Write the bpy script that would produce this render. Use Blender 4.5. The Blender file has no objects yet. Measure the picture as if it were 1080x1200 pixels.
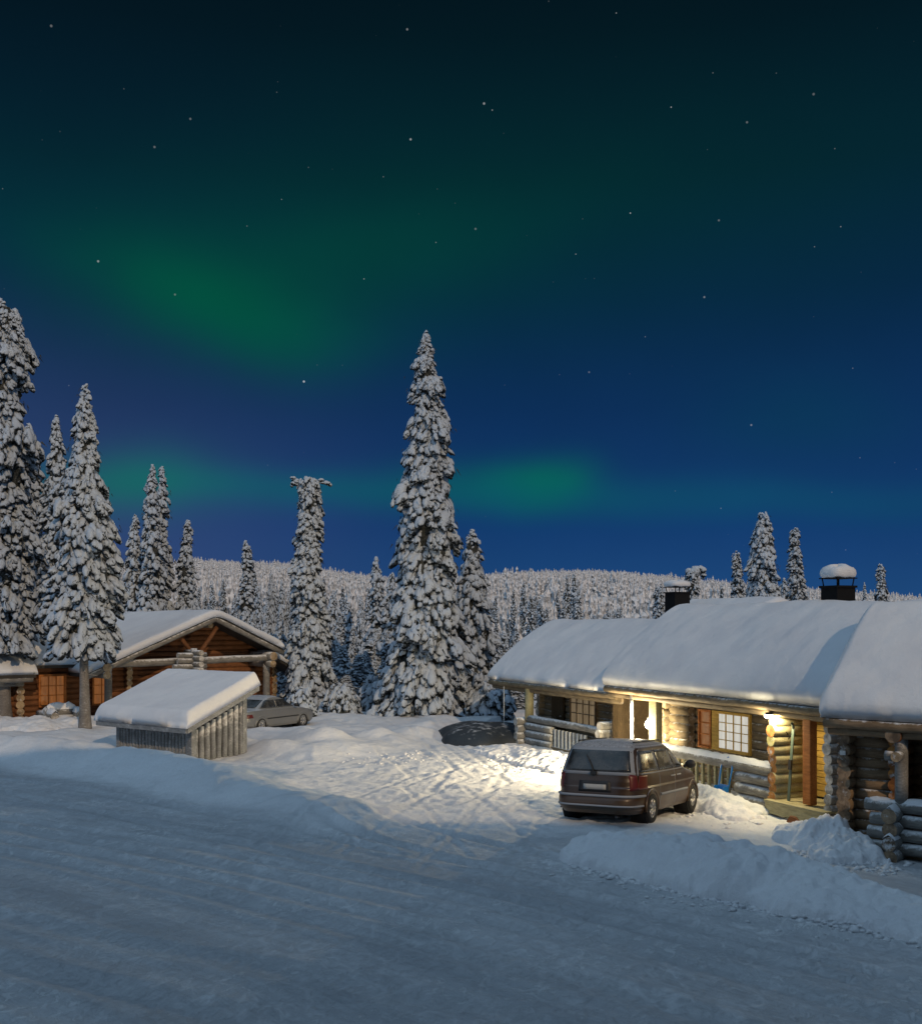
import bpy, math, random
import numpy as np
from mathutils import Matrix, Vector
R = math.radians
S = bpy.context.scene
COL = S.collection

# ---------------------------------------------------------------- camera
CAM_H = 4.67
cam = bpy.data.cameras.new('camera'); camo = bpy.data.objects.new('camera', cam); COL.objects.link(camo)
camo.location = (0, 0, CAM_H); camo.rotation_euler = (R(90), 0, 0)
cam.sensor_fit = 'HORIZONTAL'; cam.sensor_width = 36; cam.lens = 36*1300/1080
cam.shift_y = 127/1080; cam.clip_start = .1; cam.clip_end = 5000
S.camera = camo
S.view_settings.view_transform = 'Standard'; S.view_settings.look = 'None'
S.view_settings.exposure = 0; S.view_settings.gamma = 1
S.cycles.use_denoising = True
S.cycles.max_bounces = 6; S.cycles.diffuse_bounces = 3; S.cycles.glossy_bounces = 3
S.cycles.transparent_max_bounces = 8
S.cycles.sample_clamp_indirect = 4

# ---------------------------------------------------------------- low moon
SUN_AZ = math.atan2(.37, -.93); SUN_EL = R(29)
sd = Vector((math.sin(SUN_AZ)*math.cos(SUN_EL), math.cos(SUN_AZ)*math.cos(SUN_EL), math.sin(SUN_EL)))
sl = bpy.data.lights.new('moon', 'SUN'); sl.energy = 1.25; sl.angle = R(.6); sl.color = (1, .72, .44)
slo = bpy.data.objects.new('moon', sl); COL.objects.link(slo)
slo.rotation_euler = sd.to_track_quat('Z', 'Y').to_euler()

# ---------------------------------------------------------------- node helpers
def lin(r, g, b):
    f = lambda c: c/12.92 if c <= .04045 else ((c+.055)/1.055)**2.4
    return (f(r/255), f(g/255), f(b/255), 1)
class NT:
    def __init__(s, tree): s.t = tree; s.n = tree.nodes; s.l = tree.links
    def new(s, kind, **kw):
        n = s.n.new(kind)
        for k, v in kw.items(): setattr(n, k, v)
        return n
    def put(s, sock, v):
        if isinstance(v, bpy.types.NodeSocket): s.l.new(v, sock)
        elif v is not None:
            if hasattr(sock.default_value, '__len__') and not hasattr(v, '__len__'): v = (v,)*len(sock.default_value)
            if hasattr(v, '__len__') and len(v) > len(sock.default_value): v = v[:len(sock.default_value)]
            sock.default_value = v
    def math(s, op, a, b=None, c=None, clamp=False):
        n = s.new('ShaderNodeMath', operation=op); n.use_clamp = clamp
        s.put(n.inputs[0], a)
        if b is not None: s.put(n.inputs[1], b)
        if c is not None: s.put(n.inputs[2], c)
        return n.outputs[0]
    def vmath(s, op, a, b=None, out=0):
        n = s.new('ShaderNodeVectorMath', operation=op); s.put(n.inputs[0], a)
        if b is not None: s.put(n.inputs[1], b)
        return n.outputs[out]
    def mix(s, f, a, b):
        n = s.new('ShaderNodeMix', data_type='RGBA'); s.put(n.inputs[0], f); s.put(n.inputs[6], a); s.put(n.inputs[7], b)
        return n.outputs[2]
    def add(s, f, a, b):
        n = s.new('ShaderNodeMix', data_type='RGBA', blend_type='ADD'); s.put(n.inputs[0], f); s.put(n.inputs[6], a); s.put(n.inputs[7], b)
        return n.outputs[2]
    def noise(s, scale, detail=4, rough=.55, vec=None, out=0, dist=0):
        n = s.new('ShaderNodeTexNoise'); s.put(n.inputs['Scale'], scale); n.inputs['Detail'].default_value = detail
        n.inputs['Roughness'].default_value = rough; n.inputs['Distortion'].default_value = dist
        if vec is not None: s.l.new(vec, n.inputs['Vector'])
        return n.outputs[out]
    def mr(s, v, a, b, c=0., d=1., interp='LINEAR'):
        n = s.new('ShaderNodeMapRange', interpolation_type=interp); s.put(n.inputs[0], v)
        for i, x in enumerate((a, b, c, d)): n.inputs[i+1].default_value = x
        return n.outputs[0]
    def mapping(s, vec, scale=(1,1,1), rot=(0,0,0), loc=(0,0,0)):
        n = s.new('ShaderNodeMapping'); s.l.new(vec, n.inputs[0]); n.inputs['Scale'].default_value = scale
        n.inputs['Rotation'].default_value = rot; n.inputs['Location'].default_value = loc
        return n.outputs[0]
    def ramp(s, v, stops, interp='LINEAR'):
        n = s.new('ShaderNodeValToRGB'); s.put(n.inputs[0], v); cr = n.color_ramp; cr.interpolation = interp
        while len(cr.elements) < len(stops): cr.elements.new(.5)
        for e, (p, c) in zip(cr.elements, stops): e.position = p; e.color = c
        return n.outputs[0]

# ---------------------------------------------------------------- sky: night blue, aurora, stars
W = bpy.data.worlds.new('World'); S.world = W; W.use_nodes = True
w = NT(W.node_tree); w.n.clear()
dv = w.new('ShaderNodeTexCoord').outputs['Generated']
sx = w.new('ShaderNodeSeparateXYZ'); w.l.new(dv, sx.inputs[0]); X, Y, Z = sx.outputs
az = w.math('ARCTAN2', X, Y)                       # 0 = north (straight ahead)
el = w.math('ARCSINE', w.math('MINIMUM', Z, 1.))
warp = w.noise(2.2, 3, .5, dv)
def A(px): return math.atan((px-540)/1300)
def E(px, py): return math.atan((727-py)/1300*math.cos(A(px)))
azw = w.math('ADD', az, w.math('MULTIPLY', w.math('SUBTRACT', w.noise(3.1, 4, .55, w.mapping(dv, (1, 1, 1.6), (0, 0, 0), (3, 1, 2))), .5), .16))
elw = w.math('ADD', el, w.math('MULTIPLY', w.math('SUBTRACT', warp, .5), .075))
base = w.ramp(w.mr(el, -.02, .58), [
    (.0, lin(48, 84, 124)), (.07, lin(30, 72, 122)), (.17, lin(20, 60, 112)), (.34, lin(14, 48, 92)),
    (.5, lin(9, 38, 70)), (.66, lin(6, 31, 49)), (.84, lin(4, 22, 33)), (1., lin(3, 17, 22))])
def blob(px, py, sxx, syy, tilt=0):
    a0, e0 = A(px), E(px, py)
    da = w.math('SUBTRACT', azw, a0); de = w.math('SUBTRACT', elw, e0)
    c, s_ = math.cos(tilt), math.sin(tilt)
    p = w.math('ADD', w.math('MULTIPLY', da, c/(sxx/1300)), w.math('MULTIPLY', de, s_/(sxx/1300)))
    q = w.math('ADD', w.math('MULTIPLY', da, -s_/(syy/1300)), w.math('MULTIPLY', de, c/(syy/1300)))
    r2 = w.math('ADD', w.math('MULTIPLY', p, p), w.math('MULTIPLY', q, q))
    return w.math('EXPONENT', w.math('MULTIPLY', r2, -.5))
col = base
purple = w.math('MULTIPLY', w.mr(az, .05, -.42, 0, 1, 'SMOOTHSTEP'), w.mr(el, .33, .02, 0, 1, 'SMOOTHSTEP'))
col = w.mix(w.math('MULTIPLY', purple, .55), col, lin(66, 76, 116))
for (bx, by, bw, bh, tl, c, k) in [
        (520, 270, 420, 100, .06, (1, 56, 46), .42), (245, 345, 98, 34, -.2, (0, 98, 64), .6), (300, 385, 80, 34, -.12, (2, 84, 66), .5), (420, 300, 170, 34, .16, (2, 72, 58), .3),
        (300, 300, 190, 50, -.05, (4, 74, 60), .3),
        (590, 580, 66, 18, -.05, (6, 98, 84), .38), (645, 578, 32, 19, .15, (2, 118, 78), .52), (400, 584, 330, 16, -.02, (10, 96, 104), .5),
        (150, 574, 70, 26, 0, (20, 112, 96), .55), (930, 490, 90, 40, 0, (4, 66, 76), .25), (950, 590, 240, 16, 0, (14, 80, 108), .3)]:
    col = w.mix(w.math('MULTIPLY', blob(bx, by, bw, bh, tl), k), col, lin(*c))
col = w.mix(w.math('MULTIPLY', w.mr(w.noise(5, 4, .6, dv), .35, .7), .10), col, lin(4, 16, 30))
# stars: a sparse scatter plus the few bright ones
vo = w.new('ShaderNodeTexVoronoi'); w.l.new(dv, vo.inputs['Vector']); vo.inputs['Scale'].default_value = 75
wn = w.new('ShaderNodeTexWhiteNoise'); w.l.new(vo.outputs['Position'], wn.inputs['Vector'])
st = w.math('MULTIPLY', w.mr(vo.outputs['Distance'], .052, .012), w.math('MULTIPLY', w.math('POWER', w.mr(wn.outputs['Value'], .35, 1.), 4.), .55))
star = w.math('MULTIPLY', st, w.mr(el, .05, .3, .2, .9))
for px, py, k in [(356, 447, 1.4), (481, 163, 1.), (567, 121, .9), (115, 306, .8), (880, 498, .6), (825, 348, .6), (690, 436, .35), (181, 172, .4), (223, 139, .4),
                  (557, 268, .4), (477, 34, .6), (875, 143, .4), (953, 110, .35), (205, 345, .4), (842, 258, .4), (60, 30, .4)]:
    d = Vector(((px-540)/1300, 1, (727-py)/1300)).normalized()
    dd = w.vmath('DOT_PRODUCT', dv, tuple(d), out=1)
    star = w.math('ADD', star, w.math('MULTIPLY', w.mr(dd, 1-6e-7, 1-1e-7), k*.27))
# the twilight left in the sky overhead and to the south
over = w.mr(el, R(33), R(62), 0, 1, 'SMOOTHSTEP')
south = w.math('MULTIPLY', w.mr(Y, .15, -.35, 0, 1, 'SMOOTHSTEP'), w.mr(el, -.02, .1, 0, 1))
amb = w.math('MAXIMUM', over, south)
glow = w.mix(w.mr(X, .75, -.75, 0, 1, 'SMOOTHSTEP'), (.085, .145, .225, 1), (.36, .54, .73, 1))
col = w.mix(amb, col, glow)
col = w.mix(w.mr(el, -.02, -.06), col, (.02, .035, .06, 1))
col2 = w.add(star, col, (1, 1, 1, 1))
bg = w.new('ShaderNodeBackground'); w.l.new(col2, bg.inputs[0]); bg.inputs[1].default_value = 1
w.l.new(bg.outputs[0], w.new('ShaderNodeOutputWorld').inputs[0])

# ---------------------------------------------------------------- materials
MATS = {}
def mat(name, build):
    if name in MATS: return MATS[name]
    m = bpy.data.materials.new(name); m.use_nodes = True; t = NT(m.node_tree); t.n.clear()
    out = t.new('ShaderNodeOutputMaterial'); p = t.new('ShaderNodeBsdfPrincipled'); t.l.new(p.outputs[0], out.inputs[0])
    build(t, p, out); MATS[name] = m; return m
def bump(t, p, h, strength=.5, dist=.02, prev=None):
    b = t.new('ShaderNodeBump'); b.inputs['Strength'].default_value = strength; b.inputs['Distance'].default_value = dist
    t.put(b.inputs['Height'], h)
    if prev is not None: t.l.new(prev, b.inputs['Normal'])
    t.l.new(b.outputs[0], p.inputs['Normal']); return b.outputs[0]
def geo(t): return t.new('ShaderNodeNewGeometry')
def objc(t): return t.new('ShaderNodeTexCoord').outputs['Object']
def snow_mat(coarse=1., base=(.80, .81, .83), rough=.65):
    def f(t, p, out):
        pos = geo(t).outputs['Position']
        n1 = t.noise(3.2*coarse, 6, .6, pos); n2 = t.noise(34, 5, .7, pos); n3 = t.noise(.8, 3, .5, pos)
        c = t.mix(t.mr(n3, .3, .7), (base[0]*.88, base[1]*.88, base[2]*.9, 1), (*base, 1))
        c = t.mix(t.math('MULTIPLY', t.mr(n2, .3, .62, 1, 0), .2), c, (.5, .53, .57, 1))
        t.put(p.inputs['Base Color'], c); p.inputs['Roughness'].default_value = rough
        p.inputs['Specular IOR Level'].default_value = .25
        b = bump(t, p, n1, .45, .08); bump(t, p, n2, .5, .015, b)
    return f
SNOW = mat('snow', snow_mat()); SNOWROOF = mat('roof_snow', snow_mat(.7, (.74, .76, .79)))
SNOWLUMP = mat('lumpy_snow', snow_mat(2.2, (.8, .81, .83)))
def ground_f(t, p, out):
    pos = geo(t).outputs['Position']
    at = t.new('ShaderNodeAttribute'); at.attribute_name = 'road'; road = at.outputs['Fac']
    at2 = t.new('ShaderNodeAttribute'); at2.attribute_name = 'trackc'; tv = at2.outputs['Vector']
    n1 = t.noise(1.6, 6, .6, pos); n2 = t.noise(26, 6, .7, pos); n3 = t.noise(.35, 4, .5, pos)
    fine = t.noise(90, 3, .7, pos)
    # streaks scraped along the road
    mp = t.mapping(tv, (.22, 3.2, 1)); stre = t.noise(2.3, 7, .62, mp, dist=.3)
    mp2 = t.mapping(tv, (.5, 9, 1)); stre2 = t.noise(3., 5, .6, mp2, dist=.5)
    scr = t.noise(2.6, 9, .68, t.mapping(pos, (1, .62, 1), (0, 0, .5)), dist=1.2)
    c = t.mix(t.mr(n3, .3, .7), (.70, .71, .735, 1), (.80, .81, .83, 1))
    cr = t.mix(t.mr(stre, .36, .66), (.46, .475, .50, 1), (.58, .60, .63, 1))
    cr = t.mix(t.math('MULTIPLY', t.mr(scr, .50, .66), .75), cr, (.84, .86, .89, 1))
    cr = t.mix(t.math('MULTIPLY', t.mr(stre2, .5, .8), .45), cr, (.76, .785, .82, 1))
    cr = t.mix(t.math('MULTIPLY', t.mr(t.noise(.5, 5, .6, pos, dist=.6), .42, .6), .35), cr, (.72, .74, .77, 1))
    crisp = t.mr(t.noise(5.5, 10, .74, t.mapping(pos, (1, .8, 1)), dist=.9), .515, .575); patch_ = t.mr(t.noise(.55, 4, .6, pos), .44, .58)
    cr = t.mix(t.math('MULTIPLY', t.math('MULTIPLY', crisp, patch_), .8), cr, (.86, .88, .90, 1))
    bands = t.noise(1., 4, .6, t.mapping(tv, (.035, .75, 1))); cr = t.mix(t.math('MULTIPLY', t.mr(bands, .42, .62), .5), cr, (.33, .36, .40, 1))
    c = t.mix(road, c, cr)
    c = t.mix(t.math('MULTIPLY', t.mr(n2, .35, .6, 1, 0), .22), c, (.42, .45, .5, 1))
    at3 = t.new('ShaderNodeAttribute'); at3.attribute_name = 'tread'; s3 = t.new('ShaderNodeSeparateXYZ'); t.l.new(at3.outputs['Vector'], s3.inputs[0])
    tread = t.math('MULTIPLY', s3.outputs[0], t.math('ADD', t.math('MULTIPLY', t.math('SINE', t.math('MULTIPLY', s3.outputs[1], 48.)), .5), .5))
    tread = t.math('MULTIPLY', tread, t.mr(t.noise(1.4, 4, .6, pos), .35, .6))
    c = t.mix(t.math('MULTIPLY', s3.outputs[0], .28), c, (.45, .475, .51, 1)); c = t.mix(t.math('MULTIPLY', tread, .12), c, (.84, .86, .88, 1))
    t.put(p.inputs['Base Color'], c); t.put(p.inputs['Roughness'], t.math('SUBTRACT', .7, t.math('MULTIPLY', road, .18)))
    p.inputs['Specular IOR Level'].default_value = .3
    b = bump(t, p, n1, .5, .10)
    b = bump(t, p, t.math('MULTIPLY', t.mix(road, t.noise(6, 5, .65, pos), scr), 1), .55, .06, b)
    b = bump(t, p, t.math('ADD', t.math('MULTIPLY', stre, road), t.math('MULTIPLY', stre2, .4)), .25, .05, b)
    b = bump(t, p, tread, .2, .015, b); b = bump(t, p, t.math('MULTIPLY', crisp, road), .5, .02, b)
    bump(t, p, t.math('ADD', n2, t.math('MULTIPLY', fine, .5)), .6, .022, b)
GROUND = mat('packed_snow', ground_f)
def wood_f(c1, c2, rough=.75, ring=False, frost=0.):
    def f(t, p, out):
        o = objc(t); pos = geo(t).outputs['Position']
        n = t.noise(2.4, 6, .6, o); n2 = t.noise(14, 5, .65, t.mapping(o, (1, 1, 4))); n3 = t.noise(1.1, 3, .5, o)
        fib = t.noise(30, 4, .6, t.mapping(o, (.12, 1, 1)))
        c = t.mix(t.mr(n, .3, .7), (*c1, 1), (*c2, 1))
        c = t.mix(t.math('MULTIPLY', t.mr(fib, .35, .6, 1, 0), .5), c, tuple(x*.42 for x in c1)+(1,))
        c = t.mix(t.math('MULTIPLY', t.mr(n3, .55, .75), .45), c, tuple(x*.5 for x in c1)+(1,))
        if frost:
            nz = t.new('ShaderNodeSeparateXYZ'); t.l.new(geo(t).outputs['Normal'], nz.inputs[0])
            fr = t.mr(t.math('ADD', t.math('MULTIPLY', nz.outputs[2], .55), t.noise(7, 6, .7, o)), .92-frost*.5, 1.12-frost*.4)
            c = t.mix(fr, c, (.72, .74, .77, 1))
        t.put(p.inputs['Base Color'], c); p.inputs['Roughness'].default_value = rough
        p.inputs['Specular IOR Level'].default_value = .25
        b = bump(t, p, fib, .5, .012); bump(t, p, n2, .4, .015, b)
    return f
LOG = mat('weathered_log', wood_f((.16, .12, .075), (.28, .215, .13), frost=.12))
LOGDARK = mat('brown_log', wood_f((.20, .135, .08), (.33, .23, .14), frost=.1))
LOGGREY = mat('grey_log', wood_f((.17, .16, .145), (.30, .29, .27), frost=.5))
LOGLIGHT = mat('pale_log', wood_f((.34, .30, .17), (.47, .42, .25)))
ORANGE = mat('oiled_wood', wood_f((.36, .12, .03), (.50, .19, .055)))
YELLOW = mat('yellow_planks', wood_f((.48, .29, .06), (.62, .40, .10)))
LODGELOG = mat('lodge_log', wood_f((.13, .055, .025), (.27, .115, .048)))
SHEDWOOD = mat('frosted_grey_pole', wood_f((.17, .18, .19), (.33, .345, .36), frost=.7))
PANELWOOD = mat('brown_panel', wood_f((.07, .048, .026), (.11, .075, .042)))
def endgrain_f(c1, c2):
    def f(t, p, out):
        o = objc(t); n = t.noise(9, 5, .7, o); c = t.mix(t.mr(n, .3, .7), (*c1, 1), (*c2, 1)); c = t.mix(t.mr(t.noise(2.6, 3, .7, o), .42, .62), c, tuple(x*.45 for x in c1)+(1,)); c = t.mix(t.mr(t.noise(4.3, 6, .75, o), .56, .66), c, (.6, .61, .63, 1))
        t.put(p.inputs['Base Color'], c); p.inputs['Roughness'].default_value = .8; bump(t, p, t.noise(40, 4, .6, o), .5, .01)
    return f
ENDPALE = mat('pale_log_end', endgrain_f((.30, .21, .12), (.48, .36, .22)))
ENDORANGE = mat('orange_log_end', endgrain_f((.45, .16, .035), (.60, .30, .08)))
ENDYELLOW = mat('yellow_log_end', endgrain_f((.5, .46, .18), (.62, .56, .26)))
ENDBROWN = mat('brown_log_end', endgrain_f((.22, .15, .095), (.38, .27, .17)))
ENDSNOW = mat('snowy_log_end', endgrain_f((.42, .38, .32), (.68, .67, .66)))
def plain(c, rough=.5, metal=0., spec=.5, nb=0., coat=0.):
    def f(t, p, out):
        o = objc(t); n = t.noise(11, 5, .65, o)
        t.put(p.inputs['Base Color'], t.mix(t.mr(n, .3, .7), tuple(x*.82 for x in c)+(1,), (*c, 1)))
        t.put(p.inputs['Roughness'], t.mr(n, .3, .7, rough*.85, min(1, rough*1.15)))
        p.inputs['Metallic'].default_value = metal; p.inputs['Specular IOR Level'].default_value = spec
        p.inputs['Coat Weight'].default_value = coat
        if nb: bump(t, p, t.noise(25, 5, .6, o), nb, .01)
    return f
BLACK = mat('black_metal', plain((.006, .006, .007), .7, spec=.2)); RUBBER = mat('rubber', plain((.018, .018, .018), .85, nb=.5))
DARKPL = mat('dark_plastic', plain((.02, .02, .021), .55)); CHROME = mat('worn_alloy', plain((.5, .5, .5), .35, .8))
BLUEPL = mat('blue_plastic', plain((.01, .17, .52), .4)); WHITEPL = mat('white_paint', plain((.7, .7, .68), .5, nb=.3))
ICE = mat('icy_metal', plain((.72, .74, .76), .4, nb=.6)); GREENMET = mat('grey_green_metal', plain((.09, .13, .11), .5))
REDGL = mat('red_lens', plain((.12, .012, .010), .35)); PLATE = mat('dirty_plate', plain((.42, .42, .40), .6, nb=.2))
SHINGLE = mat('roof_felt', plain((.04, .035, .03), .9, nb=.5))
BARK = mat('frosted_bark', wood_f((.16, .145, .13), (.30, .28, .26), frost=.6))
def carpaint(c, dirt, k):
    def f(t, p, out):
        o = objc(t); n = t.noise(1.7, 5, .6, o); n2 = t.noise(22, 4, .7, o)
        z = t.new('ShaderNodeSeparateXYZ'); t.l.new(o, z.inputs[0])
        nz = t.new('ShaderNodeSeparateXYZ'); t.l.new(geo(t).outputs['Normal'], nz.inputs[0])
        d = t.math('ADD', t.mr(z.outputs[2], .75, .2), t.math('MULTIPLY', t.mr(n, .35, .7), .55))
        c_ = t.mix(t.math('MULTIPLY', d, k, clamp=True), (*c, 1), (*dirt, 1))
        fr = t.math('MULTIPLY', t.mr(nz.outputs[2], .7, .98), t.mr(n2, .2, .6))
        c_ = t.mix(t.math('MULTIPLY', fr, .8), c_, (.62, .64, .68, 1))
        t.put(p.inputs['Base Color'], c_); t.put(p.inputs['Roughness'], t.mr(n, .3, .7, .30, .5))
        p.inputs['Metallic'].default_value = .15; p.inputs['Coat Weight'].default_value = .25; p.inputs['Coat Roughness'].default_value = .25
        bump(t, p, n2, .12, .004)
    return f
VANPAINT = mat('brown_car_paint', carpaint((.040, .020, .010), (.13, .082, .045), .42))
GREYPAINT = mat('silver_car_paint', carpaint((.17, .18, .19), (.24, .235, .22), .3))
def glass_f(t, p, out):
    o = objc(t); n = t.noise(3, 5, .7, o)
    t.put(p.inputs['Base Color'], t.mix(t.math('MULTIPLY', t.mr(n, .4, .65), .5), (.016, .018, .02, 1), (.10, .10, .10, 1)))
    t.put(p.inputs['Roughness'], t.mr(n, .35, .65, .10, .35)); p.inputs['Specular IOR Level'].default_value = .7
    bump(t, p, t.noise(5, 2, .5, o), .25, .02)
CARGLASS = mat('frosty_car_glass', glass_f)
def seal_f(t, p, out):
    t.put(p.inputs['Base Color'], (.25, .27, .3, 1)); p.inputs['Roughness'].default_value = .6
def emis(c, s, var=.3, scale=3.):
    def f(t, p, out):
        o = objc(t); n = t.noise(scale, 3, .5, t.mapping(o, (3, 1, .35)))
        p.inputs['Base Color'].default_value = (.05, .05, .05, 1)
        t.put(p.inputs['Emission Color'], t.mix(t.math('MULTIPLY', t.mr(n, .3, .7), var), (*c, 1), tuple(x*.35 for x in c)+(1,)))
        p.inputs['Emission Strength'].default_value = s
    return f
WIN_WHITE = mat('lit_white_curtain', emis((1., .97, .86), .62, .35)); WIN_WARM = mat('dim_curtain', emis((1., .72, .40), .2, .7))
WIN_AMBER = mat('amber_lit_pane', emis((1., .30, .04), .20, .75)); BULB = mat('lamp_globe', emis((1., .93, .66), 9, 0))
def treesnow_f(lo, hi, lump=9.):
    def f(t, p, out):
        g = geo(t); nz = t.new('ShaderNodeSeparateXYZ'); t.l.new(g.outputs['Normal'], nz.inputs[0])
        pos = g.outputs['Position']; n = t.noise(lump, 6, .72, pos); n2 = t.noise(lump*3.3, 4, .7, pos)
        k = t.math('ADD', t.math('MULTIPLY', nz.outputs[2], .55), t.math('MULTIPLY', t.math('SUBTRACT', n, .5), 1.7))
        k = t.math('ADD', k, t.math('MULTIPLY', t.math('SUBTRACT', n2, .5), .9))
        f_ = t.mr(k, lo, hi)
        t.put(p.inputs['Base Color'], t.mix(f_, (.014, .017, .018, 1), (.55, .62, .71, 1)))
        p.inputs['Roughness'].default_value = .75; p.inputs['Specular IOR Level'].default_value = .2
        b = bump(t, p, n, .9, .10); bump(t, p, n2, .7, .04, b)
    return f
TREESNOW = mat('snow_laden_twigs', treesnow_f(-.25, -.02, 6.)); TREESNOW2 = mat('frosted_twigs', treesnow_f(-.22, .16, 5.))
def needle_f(t, p, out):
    n = t.noise(16, 4, .7, geo(t).outputs['Position'])
    t.put(p.inputs['Base Color'], t.mix(t.mr(n, .5, .72), (.018, .021, .018, 1), (.16, .17, .175, 1))); p.inputs['Roughness'].default_value = .8
NEEDLE = mat('dark_needles', needle_f)
def farwood_f(t, p, out):
    pos = geo(t).outputs['Position']; n = t.noise(.9, 4, .7, pos); nb = t.noise(.02, 3, .5, pos)
    g = geo(t); nz = t.new('ShaderNodeSeparateXYZ'); t.l.new(g.outputs['Normal'], nz.inputs[0])
    k = t.math('ADD', n, t.math('MULTIPLY', nz.outputs[2], .25))
    c = t.mix(t.mr(k, .34, .60), (.12, .13, .14, 1), (.74, .73, .74, 1))
    t.put(p.inputs['Base Color'], c); p.inputs['Roughness'].default_value = .8
FARWOOD = mat('far_frosted_trees', farwood_f)

# ---------------------------------------------------------------- object helpers
def tag(o, label=None, cat=None, group=None, kind=None):
    for k, v in (('label', label), ('category', cat), ('group', group), ('kind', kind)):
        if v: o[k] = v
    return o
def empty(name, loc=(0,0,0), rot=(0,0,0), label=None, cat=None, group=None):
    o = bpy.data.objects.new(name, None); COL.objects.link(o); o.location = loc; o.rotation_euler = rot
    return tag(o, label, cat, group)
def link(name, me, parent=None):
    o = bpy.data.objects.new(name, me); COL.objects.link(o)
    if parent is not None: o.parent = parent
    return o
def npmesh(name, V, F, mats, mi=None, smooth=True):
    """V (n,3), F (m,k) arrays of equal-size faces"""
    me = bpy.data.meshes.new(name); V = np.ascontiguousarray(V, dtype=np.float32); F = np.ascontiguousarray(F, dtype=np.int32)
    k = F.shape[1]; me.vertices.add(len(V)); me.vertices.foreach_set('co', V.ravel())
    me.loops.add(F.size); me.loops.foreach_set('vertex_index', F.ravel())
    me.polygons.add(len(F)); me.polygons.foreach_set('loop_start', np.arange(len(F), dtype=np.int32)*k)
    me.polygons.foreach_set('loop_total', np.full(len(F), k, dtype=np.int32))
    if mi is not None: me.polygons.foreach_set('material_index', np.ascontiguousarray(mi, dtype=np.int32))
    me.polygons.foreach_set('use_smooth', np.full(len(F), smooth, dtype=bool))
    for m in (mats if isinstance(mats, (list, tuple)) else [mats]): me.materials.append(m)
    me.update(calc_edges=True); me.validate(); return me
def hsh(ix, iy, iz=0, seed=0):
    h = (ix.astype(np.int64)*374761393 + iy.astype(np.int64)*668265263 + np.asarray(iz).astype(np.int64)*2147483647 + seed*144664) & 0xffffffff
    h = ((h ^ (h >> 13))*1274126177) & 0xffffffff
    h = ((h ^ (h >> 16))*2246822519) & 0xffffffff
    return ((h ^ (h >> 15)) & 0xffffff)/float(0xffffff)
def vn(x, y, seed=0):
    ix, iy = np.floor(x), np.floor(y); fx, fy = x-ix, y-iy; fx = fx*fx*(3-2*fx); fy = fy*fy*(3-2*fy)
    a = hsh(ix, iy, 0, seed); b = hsh(ix+1, iy, 0, seed); c = hsh(ix, iy+1, 0, seed); d = hsh(ix+1, iy+1, 0, seed)
    return (a*(1-fx)+b*fx)*(1-fy)+(c*(1-fx)+d*fx)*fy-.5
def fbm(x, y, o=4, seed=0, g=.5):
    s = 0; a = 1.; f = 1.
    for i in range(o): s = s+a*vn(x*f+i*17.3, y*f+i*9.1, seed+i); a *= g; f *= 2.03
    return s
def ss(x, a, b):
    t = np.clip((x-a)/(b-a), 0, 1); return t*t*(3-2*t)
def pdist(x, y, pts):
    """distance to polyline, parameter along, signed side"""
    best = np.full(np.shape(x), 1e9); par = np.zeros(np.shape(x)); side = np.zeros(np.shape(x)); acc = 0
    for (x0, y0), (x1, y1) in zip(pts[:-1], pts[1:]):
        dx, dy = x1-x0, y1-y0; L = math.hypot(dx, dy); t = np.clip(((x-x0)*dx+(y-y0)*dy)/L**2, 0, 1)
        d = np.hypot(x-x0-t*dx, y-y0-t*dy); m = d < best
        best = np.where(m, d, best); par = np.where(m, acc+t*L, par); side = np.where(m, (dx*(y-y0)-dy*(x-x0))/L, side); acc += L
    return best, par, side

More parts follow.
